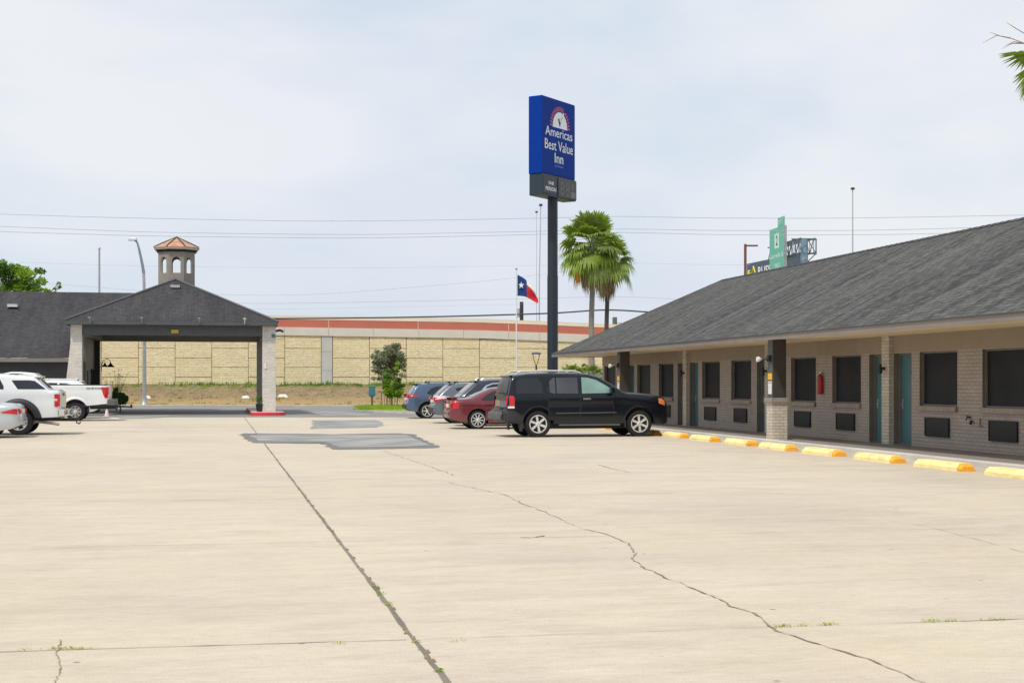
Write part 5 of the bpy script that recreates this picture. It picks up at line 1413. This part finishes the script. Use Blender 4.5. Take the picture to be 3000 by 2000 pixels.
# ---- sedans
def sedan(name,label,u,v,tw,paint,grp,scale=1.0,yaw=0,rimn=9,lamp='tailred',spoiler=True,rear_hi=1.06):
    c=Car(L=4.80,W=1.80,wr=.325,wg=.055,tw=.215,rimf=.72,spw=.085,axles=(.98,3.70),tumble=.42,rt=.09,crown=.03,zc=.55,re=.20,rx=.5,rf=.7,rfe=.38,
      tops=[(0,.55),(.02,.70),(.06,.76),(.09,.98),(.16,1.03),(.6,1.06),(.78,1.09),(1.1,1.24),(1.45,1.39),(1.75,1.445),(2.2,1.47),(2.6,1.44),(2.9,1.36),(3.3,1.15),(3.55,1.01),(4.1,.93),(4.5,.83),(4.72,.70),(4.8,.52)],
      bots=[(0,.40),(.3,.27),(.7,.22),(4.2,.22),(4.6,.22),(4.8,.30)], belt=[(0,.97),(1.4,.955),(3.3,.93),(4.8,.72)])
    t=place(name,label,'car',u,v,tw,1.8,grp,yaw)
    c.body(t,paint); c.wheels(t,rimn)
    c.side('window','glass',[(1.10,1.01),(1.82,1.0)],[(1.10,1.04),(1.36,1.23),(1.6,1.33),(1.82,1.365)],t)
    c.side('window','glass',[(1.92,1.0),(3.10,.99)],[(1.92,1.37),(2.3,1.385),(2.6,1.355),(2.85,1.25),(3.10,1.08)],t)
    c.over('rear_window','glassrear',.82,1.62,.84,t); c.over('windscreen','glass',2.72,3.46,.86,t)
    doorset(c,t,paint,[(1.25,1.85),(1.88,3.02)],.32,0,[1.36,2.06],'plastic' if paint=='p_red' else 'chrome',hz=.86)
    if lamp=='tailred': c.side('tail_light',lamp,[(.03,.70),(.30,.72)],[(.03,.93),(.12,.95),(.30,.90)],t,off=.012)
    else: c.side('tail_light','tailred',[(.03,.72),(.55,.78)],[(.03,.90),(.2,.90),(.55,.80)],t,off=.012)
    c.side('headlight','headlamp',[(4.3,.66),(4.62,.62)],[(4.3,.80),(4.62,.70)],t,off=.012)
    if spoiler:
        b=MB(); b.frustum((.05,.35,-.68,.68),(.03,.32,-.66,.66),1.10,1.13); 
        for sg in (-1,1): b.box(.1,.26,sg*.62-.05,sg*.62+.05,1.02,1.105)
        b.build('spoiler',M[paint],t,bevel=.01)
    b=MB(); b.box(-.03,.04,-.55,.55,.47,.62); b.build('rear_bumper',M[paint],t,bevel=.03)
    b=MB(); b.box(.015,.05,-.27,.27,.76,.88); b.build('number_plate',M['plate'],t)
    for sg in (-1,1):
        b=MB(); b.box(.015,.1,sg*.63-.13,sg*.63+.09,.75,.90); b.build('tail_light',M['tailred'],t,bevel=.02)
    c.mirror(t,3.0,1.0,paint,(.12,.17,.13))
    b=MB(); b.box(.7,4.2,-.5,.5,.16,.24); b.build('underbody',M['plastic'],t)
    return t
sedan('red_sedan','maroon sedan with small rear spoiler parked between the black and grey SUVs',7.95,51.62,1,'p_red',RG)
sedan('silver_sedan','silver sedan cut by the left edge with its red tail lamp showing',-5.70,45.95,-1,'p_silver',LG,spoiler=False,lamp='x').scale=(1,1,.95)

# ---- crossovers
def crossover(name,label,u,v,tw,paint,grp,kind,yaw=0,wheel=6,W=1.86,H=1.68):
    s=H/1.68
    tops={'blue':[(0,.60),(.03,.74),(.10,.80),(.13,1.02),(.20,1.12),(.42,1.46),(.50,1.56),(.62,1.60)],
          'grey':[(0,.62),(.03,.76),(.09,.82),(.12,1.04),(.22,1.18),(.62,1.54),(.72,1.60),(.85,1.63)],
          'dark':[(0,.62),(.03,.76),(.09,.82),(.12,1.02),(.26,1.14),(.70,1.50),(.82,1.58),(1.0,1.63)]}[kind]
    c=Car(L=4.65,W=W,wr=.345,wg=.065,tw=.23,rimf=.70,spw=.10,axles=(.95,3.62),tumble=.34,rt=.10,zc=.58,re=.20,rx=.45,rf=.65,rfe=.36,
      tops=[(x,z*s) for x,z in tops+[(1.3,1.665),(2.1,1.68),(2.6,1.64),(2.85,1.56),(3.2,1.34),(3.55,1.11),(3.7,1.07),(4.2,1.0),(4.5,.88),(4.6,.74),(4.65,.55)]],
      bots=[(0,.46),(.25,.34),(.6,.28),(4.1,.28),(4.65,.32)], belt=[(0,1.08*s),(1.3,1.04*s),(3.4,1.0*s),(4.65,.8)])
    t=place(name,label,'car',u,v,tw,W,grp,yaw)
    c.body(t,paint); c.wheels(t,wheel)
    if kind=='blue':
        c.side('window','glass',[(.95,1.16*s),(1.05,1.12*s),(1.75,1.09*s)],[(.95,1.22*s),(1.12,1.40*s),(1.4,1.50*s),(1.75,1.54*s)],t)
    elif kind=='grey':
        c.side('window','glass',[(.92,1.42*s),(1.15,1.20*s),(1.35,1.10*s),(1.75,1.09*s)],[(.92,1.45*s),(1.2,1.52*s),(1.5,1.545*s),(1.75,1.55*s)],t)
    else:
        c.side('window_trim','chrome',[(.98,1.22*s),(1.15,1.09*s),(1.75,1.06*s)],[(.98,1.30*s),(1.15,1.46*s),(1.4,1.55*s),(1.75,1.57*s)],t,off=.006)
        c.side('window','glass',[(1.04,1.22*s),(1.18,1.13*s),(1.75,1.09*s)],[(1.04,1.28*s),(1.20,1.43*s),(1.42,1.515*s),(1.75,1.535*s)],t,off=.012)
    c.side('window','glass',[(1.84,1.09*s),(3.15,1.06*s),(3.2,1.08*s)],[(1.84,1.55*s),(2.3,1.56*s),(2.7,1.48*s),(3.2,1.16*s)],t)
    xr={'blue':(.22,.46),'grey':(.25,.68),'dark':(.30,.78)}[kind]
    c.over('rear_window','glassrear',xr[0],xr[1],.86,t); c.over('windscreen','glass',2.78,3.50,.86,t)
    doorset(c,t,paint,[(1.30,1.80),(1.83,3.05)],.40,0,[1.42,2.02],'plastic')
    if kind=='blue': c.side('tail_light','tailred',[(.05,.98),(.52,1.0)],[(.05,1.10),(.2,1.12),(.52,1.02)],t,off=.012)
    elif kind=='grey':
        c.side('tail_light','tailpale',[(.05,.90),(.70,1.05)],[(.05,1.10),(.35,1.12),(.70,1.07)],t,off=.012)
        c.side('tail_light','tailred',[(.05,.86),(.40,.93)],[(.05,.95),(.40,1.0)],t,off=.016)
    else: c.side('tail_light','tailred',[(.05,.86),(.40,.90)],[(.05,1.05),(.40,1.0)],t,off=.012)
    for sg in (-1,1):
        b=MB(); b.box(.03,.14,sg*.62-.16,sg*.62+.16,.94,1.04); b.build('tail_light',M['tailred'],t,bevel=.02)
    c.side('headlight','headlamp',[(4.1,.78),(4.5,.74)],[(4.1,.92),(4.5,.82)],t,off=.012)
    b=MB(); b.box(-.03,.06,-.7,.7,.46,.64); b.build('rear_bumper',M['plastic'],t,bevel=.03)
    b=MB(); b.box(.03,.12,-.27,.27,.84,.95); b.build('number_plate',M['plate'],t)
    c.side('sill_cladding','plastic',[(1.35,.29),(3.2,.29)],[(1.35,.40),(3.2,.40)],t,off=.014,nz=2)
    c.arches(t,'plastic',.405,.455,.018)
    b=MB(); b.box(xr[1]-.02,xr[1]+.26,-.62,.62,c.top(xr[1]+.1)+.0,c.top(xr[1]+.1)+.045); b.build('roof_spoiler',M[paint if kind!='blue' else 'plastic'],t,bevel=.015)
    for sg in (-1,1):
        b=MB(); z=1.68*s; b.tube([(1.0,sg*.62,z-.02),(1.08,sg*.62,z+.04),(2.4,sg*.62,z+.05),(2.5,sg*.62,z-.02)],.018,6); b.build('roof_rail',M['alloy' if kind=='dark' else 'plastic'],t)
    b=MB(); b.frustum((.98,1.14,-.02,.02),(.95,1.0,-.01,.01),c.top(1.0),c.top(1.0)+.09); b.build('roof_aerial',M['plastic'],t)
    if kind=='blue':
        b=MB(); b.box(1.05,1.12,-.7,.7,1.70*s,1.75*s); b.box(2.0,2.07,-.7,.7,1.70*s,1.75*s); b.build('roof_crossbar',M['plastic'],t)
    c.mirror(t,3.05,1.06,paint,(.13,.18,.15))
    b=MB(); b.box(.7,4.1,-.5,.5,.2,.3); b.build('underbody',M['plastic'],t)
    return t
crossover('blue_crossover','slate blue crossover, farthest of the parked row, next to the grass island','' and 0 or 8.42,67.5,1,'p_blue',RG,'blue',H=1.64)
crossover('grey_crossover','grey crossover with wide pale tail lamps parked between blue and dark ones',8.45,59.15,1,'p_grey',RG,'grey',H=1.62,yaw=R(-1))
crossover('dark_crossover','charcoal crossover with chrome window outline right behind the maroon sedan',8.70,55.1,1,'p_dark',RG,'dark',H=1.75,W=1.92)
crossover('white_crossover','white crossover roof showing behind the bed of the white pickup',-5.3,69.8,-1,'p_white',LG,'dark',H=1.76,W=1.9)

# ---- white pickup with long bed
c=Car(L=6.35,W=2.03,wr=.40,wg=.12,tw=.28,rimf=.60,spw=.17,axles=(1.36,5.35),tumble=.22,rt=.05,crown=.01,re=.10,rx=.2,rf=.6,rfe=.25,zc=.85,gap=(.10,2.70,1.05,.88),
  tops=[(0,.98),(.015,1.49),(.05,1.52),(2.78,1.53),(2.80,1.53),(2.84,1.60),(2.93,1.96),(3.05,2.04),(3.6,2.09),(4.0,2.09),(4.3,2.03),(4.9,1.60),(5.0,1.55),(5.9,1.48),(6.2,1.3),(6.35,.8)],
  bots=[(0,.74),(.8,.66),(2.2,.62),(6.0,.60),(6.35,.65)], belt=[(0,1.60),(2.78,1.60),(2.82,1.44),(5,1.42),(6.35,1.3)])
t=place('white_pickup','white long bed pickup with red tail lamp parked before the canopy column','pickup truck',-4.62,65.9,-1,2.03,LG)
c.body(t,'p_white'); c.wheels(t,8,'alloydull',1)
c.side('window','glass',[(2.98,1.50),(3.55,1.50)],[(2.98,1.90),(3.55,1.95)],t); c.side('window','glassgreen',[(3.65,1.50),(4.75,1.50),(4.8,1.52)],[(3.65,1.95),(4.1,1.95),(4.35,1.86),(4.8,1.56)],t)
c.over('windscreen','glass',4.28,4.88,.86,t)
b=MB(); b.add([(2.855,-.72,1.60),(2.855,.72,1.60),(2.93,.66,1.93),(2.93,-.66,1.93)],[(0,3,2,1)]); b.build('rear_window',M['glassrear'],t,)
b=MB(); b.frustum((2.82,2.84,-.72,.72),(2.90,2.92,-.66,.66),1.62,1.93); b.build('rear_window',M['glassrear'],t)
doorset(c,t,'p_white',[(2.95,3.58),(3.62,4.85)],.72,0,[3.05,3.75],hz=1.28)
for sg in (-1,1):
    b=MB(); b.box(-.015,.20,sg*.93-.07,sg*.93+.082,1.12,1.44); b.build('tail_light',M['tailred'],t,bevel=.02)
c.side('tail_light','tailred',[(.02,.98),(.14,.98),(.2,1.1),(.30,1.43)],[(.02,1.44),(.30,1.44)],t,off=.014)
c.arches(t,'p_white',.515,.62,.035,name='fender_flare')
b=MB(); b.box(-.02,.02,-.78,.78,.98,1.50); b.build('tailgate',M['p_white'],t,bevel=.015)
b=MB(); b.box(-.28,.06,-.98,.98,.66,.92); b.box(-.30,-.1,-.35,.35,.72,.94); b.build('rear_bumper',M['trimgrey'],t,bevel=.03)
b=MB(); b.box(-.30,.8,-.5,.5,.5,.66); b.box(.06,2.5,.75,.95,.6,.72); b.build('bumper_beam',M['plastic'],t)
b=MB(); b.box(-.62,-.3,-.04,.04,.56,.64); b.tube([(-.62,0,.6),(-.95,0,.57)],.035,8); b.lathe([(.05,0),(.05,.08)],8,0,(-.9,0,.6)); b.build('tow_hitch',M['black'],t)
b=MB(); y=c.ys(.5,1.40)+.012
put_text(b,'4X4 OFF ROAD',(.60,y,1.365),(-1,0,0),(0,0,1),w=.62,h=.06,bold=.03)
b.build('side_lettering',M['black'],t)
b=MB(); b.tube([(.06,.99,1.53),(2.75,.99,1.54)],.018,6); b.tube([(.06,-.99,1.53),(2.75,-.99,1.54)],.018,6); b.build('bed_rail_cap',M['plastic'],t)
c.mirror(t,4.65,1.48,'plastic',(.15,.26,.30))
b=MB(); b.box(.9,5.6,-.5,.5,.35,.66); b.build('underbody',M['plastic'],t)

# ---- white truck with cap and black flares
c=Car(L=5.6,W=2.0,wr=.42,wg=.09,tw=.29,rimf=.62,spw=.14,axles=(1.22,4.50),tumble=.24,rt=.07,re=.10,rx=.2,rf=.6,rfe=.25,zc=.8,
  tops=[(0,.84),(.02,1.34),(.06,1.375),(.32,1.38),(.36,1.42),(.70,1.74),(.80,1.80),(1.3,1.86),(2.2,1.90),(3.0,1.90),(3.4,1.84),(4.0,1.42),(4.15,1.36),(5.1,1.28),(5.4,1.15),(5.6,.75)],
  bots=[(0,.56),(.5,.54),(1.0,.54),(5.2,.50),(5.6,.55)], belt=[(0,1.40),(4,1.38),(5.6,1.2)])
t=place('white_capped_truck','white truck with black wheel flares and sloping rear glass behind the silver sedan','pickup truck',-4.85,48.5,-1,2.0,LG)
c.body(t,'p_white'); c.wheels(t,6); c.arches(t,'plastic',.505,.70,.06)
c.side('window','glass',[(.42,1.425),(1.24,1.425),(1.42,1.68)],[(.42,1.44),(.74,1.68),(.9,1.70),(1.42,1.70)],t)
c.side('window','glass',[(1.66,1.42),(2.5,1.42)],[(1.66,1.52),(1.78,1.74),(2.5,1.78)],t); c.side('window','glassgreen',[(2.6,1.42),(3.7,1.42)],[(2.6,1.78),(3.1,1.78),(3.7,1.48)],t)
c.over('rear_window','glassmid',.38,.69,.84,t); c.over('windscreen','glass',3.42,3.98,.86,t)
doorset(c,t,'p_white',[(1.85,2.55),(2.6,3.75)],.62,0,[1.98,2.75],hz=1.2)
c.side('tail_light','tailred',[(.03,.88),(.15,.88)],[(.03,1.27),(.15,1.27)],t,off=.014)
c.side('tail_lamp_clear','tailpale',[(.03,1.06),(.15,1.06)],[(.03,1.13),(.15,1.13)],t,off=.018,nz=1)
for sg in (-1,1):
    b=MB(); b.box(-.012,.1,sg*.92-.06,sg*.92+.06,.9,1.26); b.build('tail_light',M['tailred'],t,bevel=.01)
b=MB(); b.box(-.02,.02,-.8,.8,.84,1.35); b.build('tailgate',M['p_white'],t,bevel=.015)
b=MB(); b.box(-.045,-.02,-.16,.16,1.22,1.30); b.build('tailgate_handle',M['trimgrey'],t,bevel=.01)
b=MB(); b.box(-.17,.05,-.96,.96,.58,.80); b.box(-.19,-.05,.5,.9,.60,.78); b.build('rear_bumper',M['chrome'],t,bevel=.03)
b=MB(); b.box(-.19,-.172,-.16,.16,.62,.76); b.build('number_plate',M['plate'],t)
b=MB(); b.tube([(.75,.78,.42),(.2,.86,.36),(.02,.90,.33)],.045,10); b.build('exhaust_pipe',M['alloydull'],t)
b=MB(); b.box(-.48,.2,-.045,.045,.42,.50); b.tube([(-.42,0,.46),(-.42,0,.36),(-.50,0,.32),(-.55,0,.38)],.025,6); b.box(.0,1.0,-.6,.6,.44,.56); b.build('tow_hitch',M['black'],t)
b=MB(); b.frustum((1.25,1.6,-.7,.7),(1.3,1.5,-.68,.68),1.86,1.91); b.box(2.1,2.25,-.75,.75,1.92,1.95); b.build('roof_rack',M['plastic'],t)
b=MB(); b.frustum((.62,.95,-.7,.7),(.60,.95,-.68,.68),1.80,1.835); b.build('rear_spoiler',M['p_white'],t,bevel=.01)
c.mirror(t,3.6,1.36,'p_white',(.15,.2,.2))
b=MB(); b.box(.9,5.0,-.5,.5,.3,.56); b.build('underbody',M['plastic'],t)

# ============================================================ CAMERA, LIGHT, RENDER
cam=bpy.data.cameras.new('camera'); co=bpy.data.objects.new('camera',cam); COL.objects.link(co)
co.location=(0,0,CAMH); co.rotation_euler=(R(90),0,0)
cam.sensor_width=36; cam.lens=F/3000*36; cam.clip_end=4000
cam.shift_y=(HZ-1000)/3000
SC.camera=co
W=bpy.data.worlds.new('World'); SC.world=W; W.use_nodes=True
nt=W.node_tree; bg=nt.nodes['Background']; out=nt.nodes['World Output']
SUN_EL=R(58); SUN_AZ=R(-148)      # from the left, a little behind the camera
sky=nt.nodes.new('ShaderNodeTexSky'); sky.sky_type='NISHITA'; sky.sun_disc=False; sky.sun_elevation=SUN_EL; sky.sun_rotation=SUN_AZ; sky.air_density=1.0; sky.dust_density=2.0
tc=nt.nodes.new('ShaderNodeTexCoord')
mp=nt.nodes.new('ShaderNodeMapping'); mp.inputs['Scale'].default_value=(1.5,1.5,3.6); mp.inputs['Location'].default_value=(.35,.2,.1); nt.links.new(tc.outputs['Generated'],mp.inputs[0])
nz=nt.nodes.new('ShaderNodeTexNoise'); nz.inputs['Scale'].default_value=2.1; nz.inputs['Detail'].default_value=6; nz.inputs['Roughness'].default_value=.48; nz.inputs['Distortion'].default_value=.25; nt.links.new(mp.outputs[0],nz.inputs['Vector'])
rp=nt.nodes.new('ShaderNodeValToRGB'); nt.links.new(nz.outputs['Fac'],rp.inputs[0])
rp.color_ramp.elements[0].position=.36; rp.color_ramp.elements[0].color=(.10,.10,.10,1); rp.color_ramp.elements[1].position=.62; rp.color_ramp.elements[1].color=(1,1,1,1)
mul=nt.nodes.new('ShaderNodeVectorMath'); mul.operation='SCALE'; mul.inputs['Scale'].default_value=.11; nt.links.new(sky.outputs[0],mul.inputs[0])
def mixn(f,a,b_):
    m=nt.nodes.new('ShaderNodeMix'); m.data_type='RGBA'
    for i,x in ((0,f),(6,a),(7,b_)):
        if hasattr(x,'is_output'): nt.links.new(x,m.inputs[i])
        else: m.inputs[i].default_value = x if i==0 else (*x,1)
    return m.outputs[2]
thin=mixn(.84,mul.outputs[0],(.545,.64,.75))
nz2=nt.nodes.new('ShaderNodeTexNoise'); nz2.inputs['Scale'].default_value=1.1; nz2.inputs['Detail'].default_value=4; nt.links.new(mp.outputs[0],nz2.inputs['Vector'])
rp2=nt.nodes.new('ShaderNodeValToRGB'); nt.links.new(nz2.outputs['Fac'],rp2.inputs[0]); rp2.color_ramp.elements[0].position=.4; rp2.color_ramp.elements[1].position=.62
cloud=mixn(rp2.outputs[0],(.69,.705,.77),(.72,.75,.78))
nt.links.new(mixn(rp.outputs[0],thin,cloud),bg.inputs[0]); bg.inputs[1].default_value=1.0
sl_=bpy.data.lights.new('sun','SUN'); sl_.energy=2.6; sl_.angle=R(5); sl_.color=(1,.94,.85)
so=bpy.data.objects.new('sun',sl_); COL.objects.link(so)
# Nishita sun_rotation is measured clockwise from +Y
d=Vector((math.sin(SUN_AZ)*math.cos(SUN_EL), math.cos(SUN_AZ)*math.cos(SUN_EL), math.sin(SUN_EL)))
so.rotation_euler=d.to_track_quat('Z','Y').to_euler(); so.location=(0,0,30)
SC.view_settings.view_transform='Standard'; SC.view_settings.look='None'; SC.view_settings.exposure=.22; SC.view_settings.gamma=1
SC.render.engine='CYCLES'
SC.render.resolution_x=1024; SC.render.resolution_y=682
